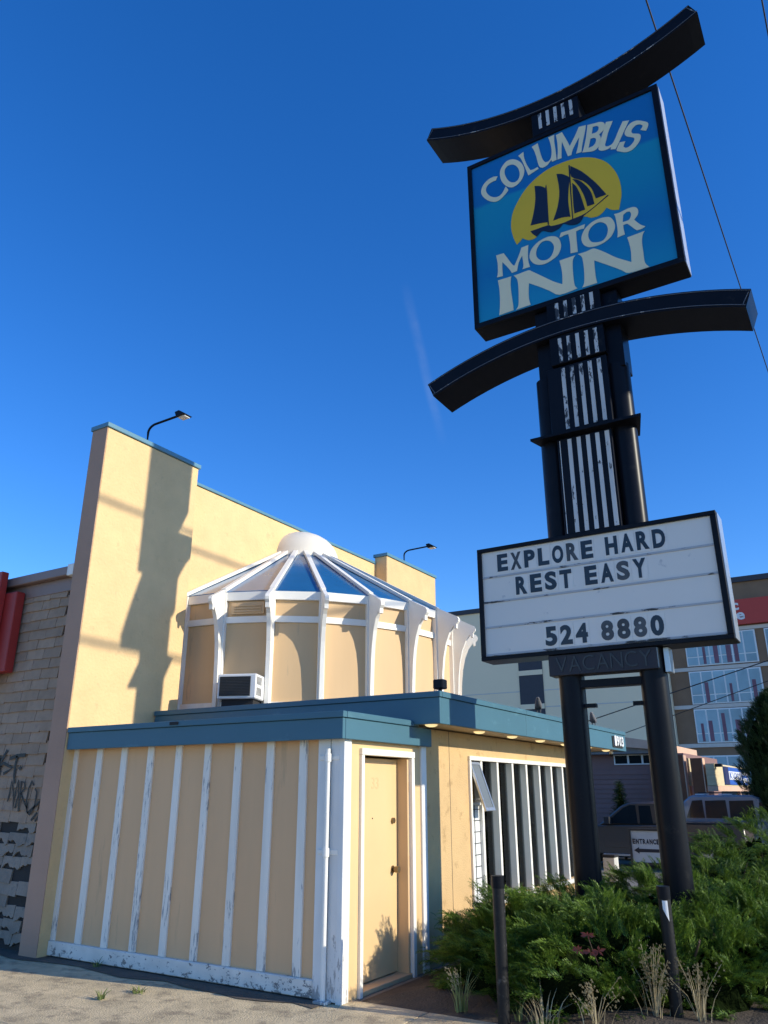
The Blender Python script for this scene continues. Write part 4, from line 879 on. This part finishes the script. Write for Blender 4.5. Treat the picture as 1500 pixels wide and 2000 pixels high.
def juniper(lobes, label, n, size, seed, mt='juniper', name='juniper_shrub', cat='shrub', group='junipers in the planting bed', inner='juniper_shade'):
    base = lobes[0]; t = thing(name, (base[0], base[1], base[2]), label, cat, group)
    Vs = []; Fs = []; off = 0
    tot = sum(l[3] * l[4] + l[5] * (l[3] + l[4]) for l in lobes)
    core = MB()
    stems = MB()
    for li, (cx, cy, cz, rx, ry, rz) in enumerate(lobes):
        m = int(n * (rx * ry + rz * (rx + ry)) / tot); per = 24; nc = max(12, m // per)
        d = rng.normal(size=(nc, 3)); d /= np.linalg.norm(d, axis=1, keepdims=True); d[:, 2] = np.abs(d[:, 2]) - 0.14
        d /= np.linalg.norm(d, axis=1, keepdims=True)
        rad = lump(d, seed + li) * rng.choice([1.05, 0.97, 0.88], nc, p=[.4, .38, .22]) * rng.uniform(0.96, 1.05, nc)
        C_ = np.stack([cx + d[:, 0] * rx * rad, cy + d[:, 1] * ry * rad, cz + d[:, 2] * rz * rad], 1)
        ok = (C_[:, 2] > cz - 0.06) & ((d[:, 2] > 0.30) | (rng.uniform(0, 1, nc) < 0.30))
        for lj, l2 in enumerate(lobes):
            if lj == li: continue
            q = ((C_[:, 0] - l2[0]) / l2[3]) ** 2 + ((C_[:, 1] - l2[1]) / l2[4]) ** 2 + ((C_[:, 2] - l2[2]) / l2[5]) ** 2
            ok &= q > 0.72
        C_ = C_[ok]; dd = d[ok]; nc = len(C_)
        A_ = np.stack([dd[:, 0] / rx, dd[:, 1] / ry, dd[:, 2] / rz], 1); A_ /= np.linalg.norm(A_, axis=1, keepdims=True)
        swirl = np.array([-0.9, -0.45, 0.0])
        A_ = A_ * np.array([1, 1, 0.55]) + np.array([0, 0, 0.12]) + swirl * 0.30 + rng.normal(0, 0.28, (nc, 3)); A_ /= np.linalg.norm(A_, axis=1, keepdims=True)
        # each cluster is a spray: fronds leave a hidden branch one after another, all sweeping the same way
        idx = np.repeat(np.arange(nc), per); m = len(idx); sp_ = rng.uniform(0, 1, m); span = size * rng.uniform(1.0, 2.0, nc)[idx]
        D = A_[idx] + rng.normal(0, 1, (m, 3)) * np.array([0.42, 0.42, 0.20]) * (1.15 - 0.5 * sp_)[:, None] - np.array([0, 0, 0.18]) * sp_[:, None]
        P = C_[idx] + A_[idx] * ((sp_ - 0.75) * span)[:, None] + rng.normal(0, size * 0.26, (m, 3)) * np.array([1, 1, 0.45])
        Ln = size * rng.uniform(0.55, 1.15, m) * (1.1 - 0.35 * sp_)
        P = P - D / np.linalg.norm(D, axis=1, keepdims=True) * Ln[:, None] * 0.35
        V, Fc = scatter(P, D, Ln, FT[li % 2]); Vs.append(V); Fs.append(Fc + off); off += len(V)
        # inner foliage core, near black: the shade between sprays is in its colour
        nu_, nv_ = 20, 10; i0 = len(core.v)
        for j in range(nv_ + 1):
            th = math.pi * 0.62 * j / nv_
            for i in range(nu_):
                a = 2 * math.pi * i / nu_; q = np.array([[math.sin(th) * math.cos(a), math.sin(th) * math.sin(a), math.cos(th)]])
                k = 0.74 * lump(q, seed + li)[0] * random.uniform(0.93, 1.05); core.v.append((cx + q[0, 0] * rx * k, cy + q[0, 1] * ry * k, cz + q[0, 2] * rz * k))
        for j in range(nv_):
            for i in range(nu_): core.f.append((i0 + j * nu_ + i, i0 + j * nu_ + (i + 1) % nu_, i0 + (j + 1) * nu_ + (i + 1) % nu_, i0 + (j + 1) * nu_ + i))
        for q in range(5):
            a = random.uniform(0, 6.28); e = random.uniform(0.3, 0.8)
            stems.tube([(cx, cy, cz - 0.05), (cx + rx * 0.5 * math.cos(a) * e, cy + ry * 0.5 * math.sin(a) * e, cz + rz * 0.35), (cx + rx * math.cos(a) * e, cy + ry * math.sin(a) * e, cz + rz * 0.75)], 0.022, 5, taper=0.008)
    link('foliage', raw_mesh('foliage', np.concatenate(Vs), np.concatenate(Fs)), M[mt], t)
    core.build('shaded_inner_foliage', M[inner], t); stems.build('stems', M['twig'], t)
    return t
juniper([(-3.08, 7.42, 0.02, 0.84, 0.74, 0.68), (-2.42, 7.28, 0.02, 0.80, 0.80, 0.76), (-2.95, 8.20, 0.03, 0.82, 0.76, 0.72)], 'dark green juniper beside the shed door under the sign', 26000, 0.135, 1.0)
juniper([(-1.80, 7.62, 0.02, 0.72, 0.60, 0.70), (-1.50, 8.45, 0.05, 0.75, 0.75, 0.70), (-2.05, 8.75, 0.05, 0.95, 0.65, 0.84)], 'spreading juniper behind the stickered bollard around the right sign pole', 22000, 0.135, 2.3)
juniper([(-1.35, 9.7, 0.0, 0.85, 0.7, 0.68), (-2.1, 9.8, 0.0, 0.9, 0.6, 0.78)], 'low juniper at the right edge behind the right sign pole', 9000, 0.14, 3.1)
juniper([(-2.35, 13.0, -0.25, 0.62, 0.8, 1.28)], 'rounded bright juniper beside the entrance sign', 4200, 0.14, 4.4)
juniper([(-1.95, 11.8, -0.15, 0.85, 0.8, 1.05), (-1.15, 12.3, -0.15, 0.7, 0.7, 1.15)], 'mid-height juniper in front of the two far shrubs', 7000, 0.14, 5.2)
juniper([(-2.05, 15.3, -0.4, 1.0, 0.9, 1.62), (-1.2, 14.6, -0.4, 0.8, 0.8, 1.5)], 'tallest juniper mound in front of the parked sport utility vehicle', 7500, 0.15, 6.6)

def blades(name, label, cx, cy, cz, n, hmin, hmax, spread, mt, w=0.006, droop=0.5, seeds=0, group=None, cat='grass'):
    t = thing(name, (cx, cy, cz), label, cat, group); b = MB()
    for _ in range(n):
        a = random.uniform(0, 6.28); r0 = random.uniform(0, spread * 0.4); h = random.uniform(hmin, hmax); ln = random.uniform(0.1, droop) * h
        x0, y0 = cx + r0 * math.cos(a), cy + r0 * math.sin(a); px, py = -math.sin(a + 0.6) * w, math.cos(a + 0.6) * w; i = len(b.v)
        for k in range(4):
            s = k / 3; ww = 1 - s * 0.9; x = x0 + math.cos(a) * ln * s * s; y = y0 + math.sin(a) * ln * s * s; z = cz + h * (s - 0.18 * s * s * (ln / h))
            b.v += [(x - px * ww, y - py * ww, z), (x + px * ww, y + py * ww, z)]
        b.f += [(i + 2 * k, i + 2 * k + 1, i + 2 * k + 3, i + 2 * k + 2) for k in range(3)]
    b.build('blades', M[mt], t)
    if seeds:
        s_ = MB()
        for _ in range(seeds):
            a = random.uniform(0, 6.28); h = random.uniform(hmax * 0.7, hmax * 1.25); l_ = random.uniform(0.03, spread)
            top = Vector((cx + l_ * math.cos(a), cy + l_ * math.sin(a), cz + h)); s_.tube([(cx, cy, cz), (cx + 0.4 * l_ * math.cos(a), cy + 0.4 * l_ * math.sin(a), cz + 0.6 * h), tuple(top)], 0.003, 4, taper=0.0015)
            for q in range(14):
                f_ = random.uniform(0.5, 1.0); p = Vector((cx, cy, cz)).lerp(top, f_) + Vector((random.gauss(0, 0.018), random.gauss(0, 0.018), random.gauss(0, 0.015)))
                e = 0.008 * random.uniform(0.6, 1.5); i = len(s_.v)
                s_.v += [tuple(p + Vector((e, 0, 0))), tuple(p + Vector((0, e, e))), tuple(p + Vector((-e, 0, 0.3 * e))), tuple(p + Vector((0, -e, 2 * e)))]
                s_.f += [(i, i + 1, i + 3), (i + 1, i + 2, i + 3), (i, i + 3, i + 2)]
        s_.build('seed_heads', M['dry'], t)
    return t
blades('grass_tuft', 'tall green grass tuft at the corner by the shed door', -3.22, 6.42, 0.02, 34, 0.14, 0.34, 0.16, 'weed', seeds=3, group='grass tufts along the bed edge')
blades('grass_tuft', 'dry grass tuft just right of the plain bollard', -2.50, 6.36, 0.02, 30, 0.14, 0.30, 0.34, 'dry', droop=1.3, group='grass tufts along the bed edge')
blades('grass_tuft', 'short green tuft at the foot of the plain bollard', -2.72, 6.42, 0.02, 14, 0.08, 0.2, 0.12, 'weed', group='grass tufts along the bed edge')
blades('weed_plant', 'dry seeding weed between the two bollards', -2.14, 6.48, 0.03, 12, 0.15, 0.30, 0.30, 'dry', seeds=9, group='dry weeds by the bollards', cat='weed')
blades('weed_plant', 'tall dry seeding weed left of the stickered bollard', -1.80, 6.86, 0.03, 14, 0.2, 0.45, 0.34, 'dry', seeds=15, group='dry weeds by the bollards', cat='weed')
blades('weed_plant', 'dry seeding weed right of the stickered bollard', -1.50, 6.98, 0.03, 12, 0.2, 0.36, 0.36, 'dry', seeds=12, group='dry weeds by the bollards', cat='weed')
blades('weed_plant', 'small green weed on the sidewalk nearest the camera', -6.02, 5.18, 0.014, 22, 0.04, 0.09, 0.10, 'weed', w=0.010, droop=1.4, group='weeds growing in the sidewalk', cat='weed')
blades('weed_plant', 'small green weed on the sidewalk closer to the shed', -5.93, 5.52, 0.014, 26, 0.03, 0.07, 0.20, 'weed', w=0.010, droop=1.6, group='weeds growing in the sidewalk', cat='weed')
blades('weed_plant', 'tiny weed at the foot of the white base board', -7.1, 6.02, 0.014, 14, 0.04, 0.10, 0.08, 'weed', w=0.008, droop=1.2, group='weeds growing in the sidewalk', cat='weed')
RX_, RY_ = -2.165, 6.52
rl = thing('red_leaf_sprig', (RX_, RY_ + 0.3, 0.3), 'red-leaved sprig poking out of the front juniper', 'plant')
MB().tube([(RX_, RY_ + 0.3, 0.30), (RX_, RY_ + 0.1, 0.50), (RX_, RY_, 0.62)], 0.004, 5).build('stem', M['twig'], rl)
for (lx, ly, lz) in ((RX_, RY_, 0.635), (RX_ - 0.085, RY_, 0.53), (RX_ + 0.075, RY_, 0.535), (RX_ + 0.01, RY_, 0.52)):
    for q in range(6):
        a = q * 2 * math.pi / 6 + random.random(); l_ = random.uniform(0.045, 0.07); b = MB()
        dx, dz = math.cos(a) * l_, math.sin(a) * l_ * 0.6
        b.v = [(lx, ly, lz), (lx + dx * 0.5 - dz * 0.25, ly - 0.01, lz + dz * 0.5 + dx * 0.2), (lx + dx, ly - 0.004, lz + dz), (lx + dx * 0.5 + dz * 0.25, ly - 0.006, lz + dz * 0.5 - dx * 0.2)]
        b.f = [(0, 1, 2, 3)]; b.build('leaf', M['redleaf'], rl)

# cypress at the right edge, small conifer and lime shrubs by the far wing
def conifer(name, label, cx, cy, z0, h, r, n, size, mt, cat='tree', flame=True, seed=1.0):
    t = thing(name, (cx, cy, z0), label, cat)
    MB().tube([(cx, cy, z0 - 0.1), (cx, cy, z0 + h * 0.4), (cx, cy, z0 + h * 0.95)], 0.10 * max(r, 0.3), 8, taper=0.015).build('trunk', M['twig'], t)
    u = rng.uniform(0, 1, n); a = rng.uniform(0, 6.283, n)
    prof = (np.clip((1 - u) * 4, 0, 1) ** 0.7 * (0.80 + 0.2 * np.sin(u * 3)) if flame else (1 - u))
    rad = r * prof * (1 + 0.10 * np.sin(5 * a + 9 * u + seed) + 0.08 * np.sin(13 * u * h + 3 * a)) * rng.choice([1, .9, .75], n, p=[.55, .3, .15])
    P = np.stack([cx + rad * np.cos(a), cy + rad * np.sin(a), z0 + 0.1 + u * h], 1)
    D = np.stack([np.cos(a) * 0.6, np.sin(a) * 0.6, np.full(n, 0.9 if flame else 0.25)], 1) + rng.normal(0, 0.3, (n, 3))
    Ln = size * rng.uniform(0.6, 1.2, n); V, Fc = scatter(P - D * Ln[:, None] * 0.3, D, Ln, FT[1])
    link('crown', raw_mesh('crown', V, Fc), M[mt], t)
    c = MB(); nu_ = 14; nv_ = 12
    for j in range(nv_ + 1):
        uu = j / nv_; pr = (min((1 - uu) * 4, 1) ** 0.7 * (0.80 + 0.2 * math.sin(uu * 3)) if flame else (1 - uu)) * r * 0.8
        for i in range(nu_): c.v.append((cx + pr * math.cos(i * 2 * math.pi / nu_), cy + pr * math.sin(i * 2 * math.pi / nu_), z0 + 0.1 + uu * h * 0.97))
    for j in range(nv_):
        for i in range(nu_): c.f.append((j * nu_ + i, j * nu_ + (i + 1) % nu_, (j + 1) * nu_ + (i + 1) % nu_, (j + 1) * nu_ + i))
    c.build('shaded_inner_foliage', M['juniper_shade'], t)  # core carries the crown's inner shade in its near-black colour
conifer('cypress_tree', 'dark columnar cypress at the right edge before the hotel', -2.62, 28.0, -0.5, 5.1, 1.2, 7000, 0.26, 'cypress')
conifer('young_conifer', 'small pointed conifer in front of the dark siding', -7.95, 28.6, -0.5, 2.35, 0.55, 700, 0.22, 'cypress', flame=False)
juniper([(-4.65, 29.2, -0.5, 0.75, 0.5, 2.1)], 'lime green shrub below the blue shop sign', 500, 0.25, 7.7, 'lime', 'lime_shrub', group='lime shrubs below the blue sign')
juniper([(-3.65, 29.2, -0.5, 0.5, 0.5, 2.15)], 'lime green shrub beside the cypress', 400, 0.25, 8.1, 'lime', 'lime_shrub', group='lime shrubs below the blue sign')

# ------------------------------------------------------------------ far motel wing, shop sign, hotel
wg = thing('motel_wing', (-9, 32, -0.5), 'low wing with purple grey siding, peach fascia and brick fins', 'building')
bx('wall', M['siding'], wg, -16, -6.15, 31.0, 38, -0.5, 3.0, 0)
for k in range(17): bx('siding_board', M['siding'], wg, -16, -6.9, 30.955, 30.999, -0.45 + k * 0.17, -0.45 + k * 0.17 + 0.155, 0)
MB().prism([(-16, 3.25), (-8.25, 3.25), (-6.95, 3.12), (-6.95, 3.40), (-8.25, 3.62), (-16, 3.62)], 'y', 30.3, 38).build('roof_fascia', M['peach'], wg)
bx('roof', M['roofgrey'], wg, -16, -7.0, 30.5, 38, 3.0, 3.245, 0)
wv = bx('window', M['hframe'], wg, -8.7, -7.05, 30.93, 30.998, 2.62, 2.98, 0)
for k in range(3): bx('pane', M['carglass'], wv, -8.65 + k * 0.53, -8.2 + k * 0.53, 30.92, 30.929, 2.66, 2.95, 0)
bx('brick_wall', M['brick'], wg, -6.95, -6.0, 29.6, 31.0, -0.5, 2.78, 0)
for x0, x1, z1 in ((-6.35, -5.79, 2.85), (-5.56, -5.19, 2.74)): bx('brick_fin', M['brick'], wg, x0, x1, 29.0, 29.42, -0.5, z1, 0); 
for x0, z1 in ((-5.79, 2.85), (-5.19, 2.74)): bx('lit_fin_side', M['peach'], wg, x0 + 0.002, x0 + 0.03, 29.0, 29.42, -0.5, z1, 0)  # sunlit side of each brick fin, the light put into a peach colour
bx('cream_panel', M['creamboard'], wg, -5.95, -5.70, 29.5, 30.6, 1.85, 2.76, 0)
ss = thing('shop_sign_box', (-4.3, 29.4, -0.5), 'cream boxed shopfront fascia with a blue and white sign', 'sign')
bx('box', M['creamboard'], ss, -5.09, -4.79, 29.0, 36.4, 1.85, 2.56, 0)
for k in range(4): bx('board', M['creamboard'], ss, -5.085, -4.80, 28.95, 28.998, 1.86 + k * 0.172, 2.02 + k * 0.172, 0)
bx('skirt', M['peach'], ss, -5.10, -4.77, 28.93, 36.45, 1.68, 1.845, 0)
bx('post', M['peach'], ss, -4.92, -4.80, 33.9, 34.02, -0.5, 1.68, 0)
sb = bx('sign_board', M['signblue'], ss, -4.785, -4.74, 30.5, 35.9, 1.90, 2.50, 0)
bx('navy_edge', M['signnavy'], sb, -4.739, -4.732, 30.5, 31.3, 1.90, 2.50, 0)
bx('white_band', M['signwhite'], sb, -4.739, -4.733, 31.35, 34.2, 2.07, 2.36, 0)
for i, c in enumerate('KUVO'): link('letter', letter_mesh(c, 31.5 + i * 0.66, 32.02 + i * 0.66, 2.10, 2.33, -4.728, 0.02, 0.004, 'x'), M['signblue'], sb)
bx('white_band', M['signwhite'], sb, -4.739, -4.733, 34.4, 35.7, 2.27, 2.37, 0); bx('white_band', M['signwhite'], sb, -4.739, -4.733, 34.6, 35.6, 1.98, 2.16, 0)
for y in (29.15, 36.2): bx('sign_lamp', M['dark'], ss, -4.785, -4.58, y - 0.12, y + 0.12, 2.45, 2.55, 0)

ht = thing('hotel', (-18, 74, -0.5), 'large modern hotel with brown brick, red sign and a grey side block', 'building')
HY = 70.0
bx('grey_wall', M['hgrey'], ht, -60, -14.15, HY - 0.6, HY + 22, -0.5, 18.4, 0)
bx('roof_edge', M['hdark'], ht, -60.2, -14.1, HY - 0.75, HY + 22, 18.4, 18.85, 0)
for z in (8.9, 10.4, 4.9): bx('joint', M['hband'], ht, -60, -14.2, HY - 0.615, HY - 0.602, z, z + 0.10, 0)
st = bx('stair_strip', M['hdark'], ht, -27.7, -25.35, HY - 0.66, HY - 0.605, 3, 14.5, 0)
for z in (5.7, 8.8, 11.9): bx('spandrel', M['hgrey'], st, -27.7, -25.35, HY - 0.70, HY - 0.662, z, z + 0.45, 0)
bx('brick_wall', M['hbrown'], ht, -14.14, 30, HY, HY + 22, -0.5, 18.4, 0)
bx('roof_edge', M['hdark'], ht, -14.05, 30.2, HY - 0.2, HY + 22, 18.4, 18.85, 0)
for z in (14.35, 11.25, 8.15, 5.05): bx('floor_band', M['hband'], ht, -14.13, 30, HY - 0.12, HY - 0.002, z, z + 0.30, 0)
for r_, (z0, z1) in enumerate(((11.65, 14.3), (8.5, 11.2), (5.4, 8.1), (2.2, 4.4))):
    for x0, wd in ((-12.6, 5.6), (-6.3, 5.6), (0.2, 5.6)):
        if r_ == 3: wd = 4.2
        w_ = bx('window', M['hframe'], ht, x0, x0 + wd, HY - 0.10, HY - 0.003, z0, z1, 0)
        nc = 6 if r_ < 3 else 4
        for c in range(nc):
            a = x0 + 0.1 + c * (wd - 0.1) / nc; b = a + (wd - 0.1) / nc - 0.13
            zm = z0 + 0.75
            if r_ < 3: bx('pane', M['hglass'], w_, a, b, HY - 0.07 - 0.06, HY - 0.101, z0 + 0.08, zm - 0.05, 0)
            bx('pane', M['hglass'], w_, a, b, HY - 0.13, HY - 0.101, (zm + 0.03) if r_ < 3 else z0 + 0.1, z1 - 0.1, 0)
            if r_ < 3 and random.random() < 0.75:
                f0 = random.uniform(0.0, 0.45) * (b - a); f1 = random.uniform(0.25, 0.5) * (b - a)
                bx('curtain', M['hcurtain'], w_, a + f0, min(a + f0 + f1, b - 0.02), HY - 0.136, HY - 0.1305, z0 + 0.12, z0 + random.choice([1.55, 1.75, 1.75, 2.3]), 0)
rs = bx('red_sign', M['hred'], ht, -13.2, -5.0, HY - 0.45, HY - 0.003, 14.75, 16.85, 0)
for ch_, x0, z0 in (('c', -8.5, 15.95), ('e', -8.15, 15.12), ('i', -9.0, 15.95), ('l', -9.0, 15.12)):
    link('letter', letter_mesh(ch_, x0, x0 + (0.65 if ch_ in 'ce' else 0.2), z0, z0 + (0.62 if ch_ in 'ce' else 0.85), HY - 0.50, 0.03, 0.06), M['signwhite'], rs)

# ------------------------------------------------------------------ parked vehicles (side on, nose to the left)
def wheel(t, x, y, z, r=0.38):
    o = MB().tube([(x, y - 0.12, z), (x, y + 0.12, z)], r, 22).build('wheel', M['tyre'], t); smooth_by_angle(o)
    o2 = MB().tube([(x, y - 0.128, z), (x, y - 0.10, z)], r * 0.62, 18).build('rim', M['chrome'], o)
GZ = -0.5
def side_profile(name, mt, t, pts, y0, y1, bev=0.03):
    return smooth_by_angle(MB().prism([(x, GZ + z) for x, z in pts], 'y', y0, y1).build(name, mt, t, bev), 35)
tk = thing('pickup_truck', (-5.9, 26.0, GZ), 'taupe pickup truck parked nose-left behind the entrance sign', 'truck')
ty0, ty1 = 25.0, 26.9
side_profile('body', M['truckpaint'], tk, [(-9.35, 0.45), (-9.35, 0.95), (-9.2, 1.08), (-7.75, 1.20), (-5.75, 1.24), (-5.72, 1.30), (-3.6, 1.30), (-3.55, 0.55), (-4.2, 0.42), (-9.1, 0.40)], ty0, ty1, 0.05)
side_profile('cab', M['truckpaint'], tk, [(-7.75, 1.195), (-7.0, 1.76), (-6.75, 1.86), (-5.95, 1.88), (-5.78, 1.80), (-5.74, 1.235)], ty0 + 0.10, ty1 - 0.10, 0.05)
side_profile('side_window', M['carglass'], tk, [(-7.50, 1.26), (-6.92, 1.70), (-6.72, 1.78), (-6.55, 1.78), (-6.53, 1.26)], ty0 + 0.085, ty0 + 0.102, 0.0)
side_profile('side_window', M['carglass'], tk, [(-6.46, 1.27), (-6.46, 1.77), (-6.12, 1.77), (-6.08, 1.27)], ty0 + 0.086, ty0 + 0.102, 0.0)
side_profile('door', M['truckpaint'], tk, [(-7.55, 0.60), (-7.58, 1.18), (-6.10, 1.21), (-6.06, 0.60)], ty0 - 0.012, ty0 + 0.02, 0.004)
bx('door_handle', M['dark'], tk, -6.4, -6.2, ty0 - 0.03, ty0 - 0.013, GZ + 1.06, GZ + 1.10)
bx('mirror', M['dark'], tk, -7.48, -7.30, ty0 - 0.16, ty0 + 0.05, GZ + 1.24, GZ + 1.46, 0.02)
bx('rear_glass', M['hframe'], tk, -5.79, -5.742, ty0 + 0.3, ty1 - 0.3, GZ + 1.34, GZ + 1.72, 0)
bx('running_board', M['chrome'], tk, -7.6, -5.5, ty0 - 0.06, ty0 + 0.05, GZ + 0.37, GZ + 0.43)
for x in (-8.45, -4.65): wheel(tk, x, ty0 + 0.11, GZ + 0.38)
for x in (-8.45, -4.65): wheel(tk, x, ty1 - 0.11, GZ + 0.38)
bx('bed_rail', M['dark'], tk, -5.70, -3.62, ty0 - 0.005, ty0 + 0.06, GZ + 1.295, GZ + 1.325)
sv = thing('sport_utility_vehicle', (-4.6, 29.0, GZ), 'silver blue sport utility vehicle parked behind the pickup bed', 'car')
vy0, vy1 = 26.98, 28.75
side_profile('body', M['suvpaint'], sv, [(-7.2, 0.45), (-7.2, 1.0), (-6.9, 1.12), (-5.9, 1.22), (-3.2, 1.30), (-3.12, 0.9), (-3.12, 0.5)], vy0, vy1, 0.05)
side_profile('cabin', M['suvpaint'], sv, [(-5.95, 1.20), (-5.55, 1.88), (-5.3, 2.06), (-3.55, 2.07), (-3.32, 1.98), (-3.14, 1.28)], vy0 + 0.08, vy1 - 0.08, 0.05)
for a, b in ((-5.5, -4.98), (-4.92, -4.30), (-4.22, -3.52)): side_profile('side_window', M['carglass'], sv, [(a, 1.40), (a + (0.22 if a < -5.3 else 0.02), 1.90), (b, 1.92), (b + 0.02, 1.40)], vy0 + 0.062, vy0 + 0.082, 0.0)
side_profile('rear_window', M['carglass'], sv, [(-3.40, 1.42), (-3.36, 1.86), (-3.28, 1.86), (-3.22, 1.42)], vy0 + 0.064, vy0 + 0.082, 0.0)
for x in (-6.4, -3.95): wheel(sv, x, vy0 + 0.11, GZ + 0.37); wheel(sv, x, vy1 - 0.11, GZ + 0.37)
for y in (vy0 + 0.25, vy1 - 0.25): MB().tube([(-5.1, y, GZ + 2.13), (-3.6, y, GZ + 2.13)], 0.02, 6).build('roof_rail', M['dark'], sv)
bx('roof_box', M['signwhite'], sv, -4.55, -4.15, vy0 + 0.5, vy1 - 0.5, GZ + 2.072, GZ + 2.10)
wh = bx('white_roof_stripe', M['signwhite'], sv, -5.25, -4.95, vy0 + 0.5, vy1 - 0.5, GZ + 2.072, GZ + 2.10)

# ------------------------------------------------------------------ entrance sign
en = thing('entrance_sign', (-4.85, 19.5, GZ), 'white ENTRANCE board with a black left arrow in a dark frame', 'sign')
ey = 19.5; ex0, ex1, ez0, ez1 = -5.31, -4.48, 0.10, 0.87
bx('board', M['entry'], en, ex0 + 0.05, ex1 - 0.05, ey, ey + 0.03, ez0 + 0.05, ez1 - 0.05, 0)
for a in ((ex0, ex1, ez1 - 0.05, ez1), (ex0, ex1, ez0, ez0 + 0.05), (ex0, ex0 + 0.05, ez0 + 0.051, ez1 - 0.051), (ex1 - 0.05, ex1, ez0 + 0.051, ez1 - 0.051)): bx('frame', M['darkwood'], en, a[0], a[1], ey - 0.03, ey + 0.04, a[2], a[3], 0.004)
for x in (ex0 + 0.12, ex1 - 0.12): bx('post', M['darkwood'], en, x - 0.03, x + 0.03, ey + 0.041, ey + 0.10, GZ - 0.1, ez1 - 0.02)
xx = ex0 + 0.075
for c in 'ENTRANCE': link('letter', letter_mesh(c, xx, xx + 0.066, 0.535, 0.645, ey - 0.004, 0.045, 0.003), M['letter_black'], en); xx += 0.0775
aw_ = [(ex0 + 0.09, 0.40), (ex0 + 0.21, 0.47), (ex0 + 0.21, 0.435), (ex1 - 0.08, 0.435), (ex1 - 0.08, 0.365), (ex0 + 0.21, 0.365), (ex0 + 0.21, 0.33)]
MB().prism(aw_, 'y', ey - 0.005, ey - 0.001).build('arrow', M['letter_black'], en)
mb = thing('utility_box', (-4.05, 13.75, -0.3), 'small pale utility box at the far office corner', 'box')
bx('box', M['entry'], mb, -4.17, -3.98, 13.62, 13.85, 0.30, 0.66, 0.008); bx('lid', M['dark'], mb, -4.18, -3.97, 13.61, 13.86, 0.662, 0.70, 0.004); bx('post', M['darkwood'], mb, -4.11, -4.04, 13.7, 13.77, -0.4, 0.30)

# ------------------------------------------------------------------ pigeons on the fascia
def pigeon(x, y, z, s, yaw, label):
    t = thing('pigeon', (x, y, z), label, 'bird', 'pigeons on the office fascia')
    me = bpy.data.meshes.new('body')
    pts = [(-0.17, 0, 0.055), (-0.09, 0, 0.075), (0, 0, 0.095), (0.065, 0, 0.115), (0.095, 0, 0.155), (0.105, 0, 0.19), (0.135, 0, 0.188), (0.0, 0.022, 0.05), (0.0, 0.022, 0.0), (0.0, -0.022, 0.05), (0.0, -0.022, 0.0), (0.025, 0.022, 0.0), (0.025, -0.022, 0.0)]
    rad = [0.012, 0.04, 0.062, 0.055, 0.032, 0.027, 0.006, 0.012, 0.006, 0.012, 0.006, 0.004, 0.004]
    me.from_pydata([tuple(Matrix.Rotation(yaw, 3, 'Z') @ (Vector(p) * s) + Vector((x, y, z + 0.004))) for p in pts], [(0, 1), (1, 2), (2, 3), (3, 4), (4, 5), (5, 6), (2, 7), (7, 8), (2, 9), (9, 10), (8, 11), (10, 12)], [])
    o = link('body', me, M['pigeon'], t); md = o.modifiers.new('skin', 'SKIN')
    for i, v in enumerate(me.skin_vertices[0].data if me.skin_vertices else []): v.radius = (rad[i] * s, rad[i] * s)
    if not me.skin_vertices:
        bm = bmesh.new(); bm.from_mesh(me); ly = bm.verts.layers.skin.verify(); bm.verts.ensure_lookup_table()
        for i, v in enumerate(bm.verts): v[ly].radius = (rad[i] * s, rad[i] * s); v[ly].use_root = (i == 2)
        bm.to_mesh(me); bm.free()
    o.modifiers.new('sub', 'SUBSURF').levels = 1; o.modifiers['sub'].render_levels = 2
pigeon(-3.80, 10.15, 2.662, 1.0, R(-70), 'pigeon on the blue fascia left of the sign poles')
pigeon(-3.80, 12.57, 2.662, 1.0, R(-85), 'pigeon on the blue fascia between the sign poles')

# ------------------------------------------------------------------ overhead wires
def wire(name, p, q, r, label, sag=0.0, group='overhead wires'):
    P = Vector(p); Q = Vector(q); pts = []
    for i in range(17):
        t = i / 16; v = P.lerp(Q, t); v.z -= sag * 4 * t * (1 - t); pts.append(tuple(v))
    return tag(MB().tube(pts, r, 6).build(name, M['cable'], None, smooth=True), label, 'wire', group)
def wray(px, py, y):
    x, z = on_y(px, py, y); return (x, y, z)
a_ = Vector(wray(1262, 0, 10.0)); b_ = Vector(wray(1500, 725, 24.0)); d_ = (b_ - a_)
wire('overhead_wire', a_ - d_ * 0.6, b_ + d_ * 2.0, 0.014, 'long black wire passing behind the pylon sign')
a_ = Vector(wray(1488, 0, 10.0)); b_ = Vector(wray(1500, 65, 10.8)); d_ = (b_ - a_)
wire('overhead_wire', a_ - d_ * 6, b_ + d_ * 8.0, 0.012, 'short stretch of wire in the top right corner')
for (p, q, r_, lb) in (((1150, 1408), (1500, 1290), 0.03, 'slanting wire before the hotel between the sign poles'), ((1330, 1392), (1500, 1330), 0.022, 'thin wire before the hotel windows right of the sign')):
    A = Vector(wray(*p, 45.0)); B = Vector(wray(*q, 45.0)); D = B - A
    wire('overhead_wire', A - D * 0.8, B + D * 1.5, r_, lb)
for z, lb in ((5.27 + 0.41 * 14.0, 'upper street cable right of the sign whose shadow bands the tall wall'), (3.43 + 0.41 * 14.0, 'lower street cable right of the sign whose shadow bands the tall wall')):
    wire('street_cable', (6.0, -14.0, z + 0.25), (6.0, 40.0, z - 0.4), 0.035, lb, group='street cables')
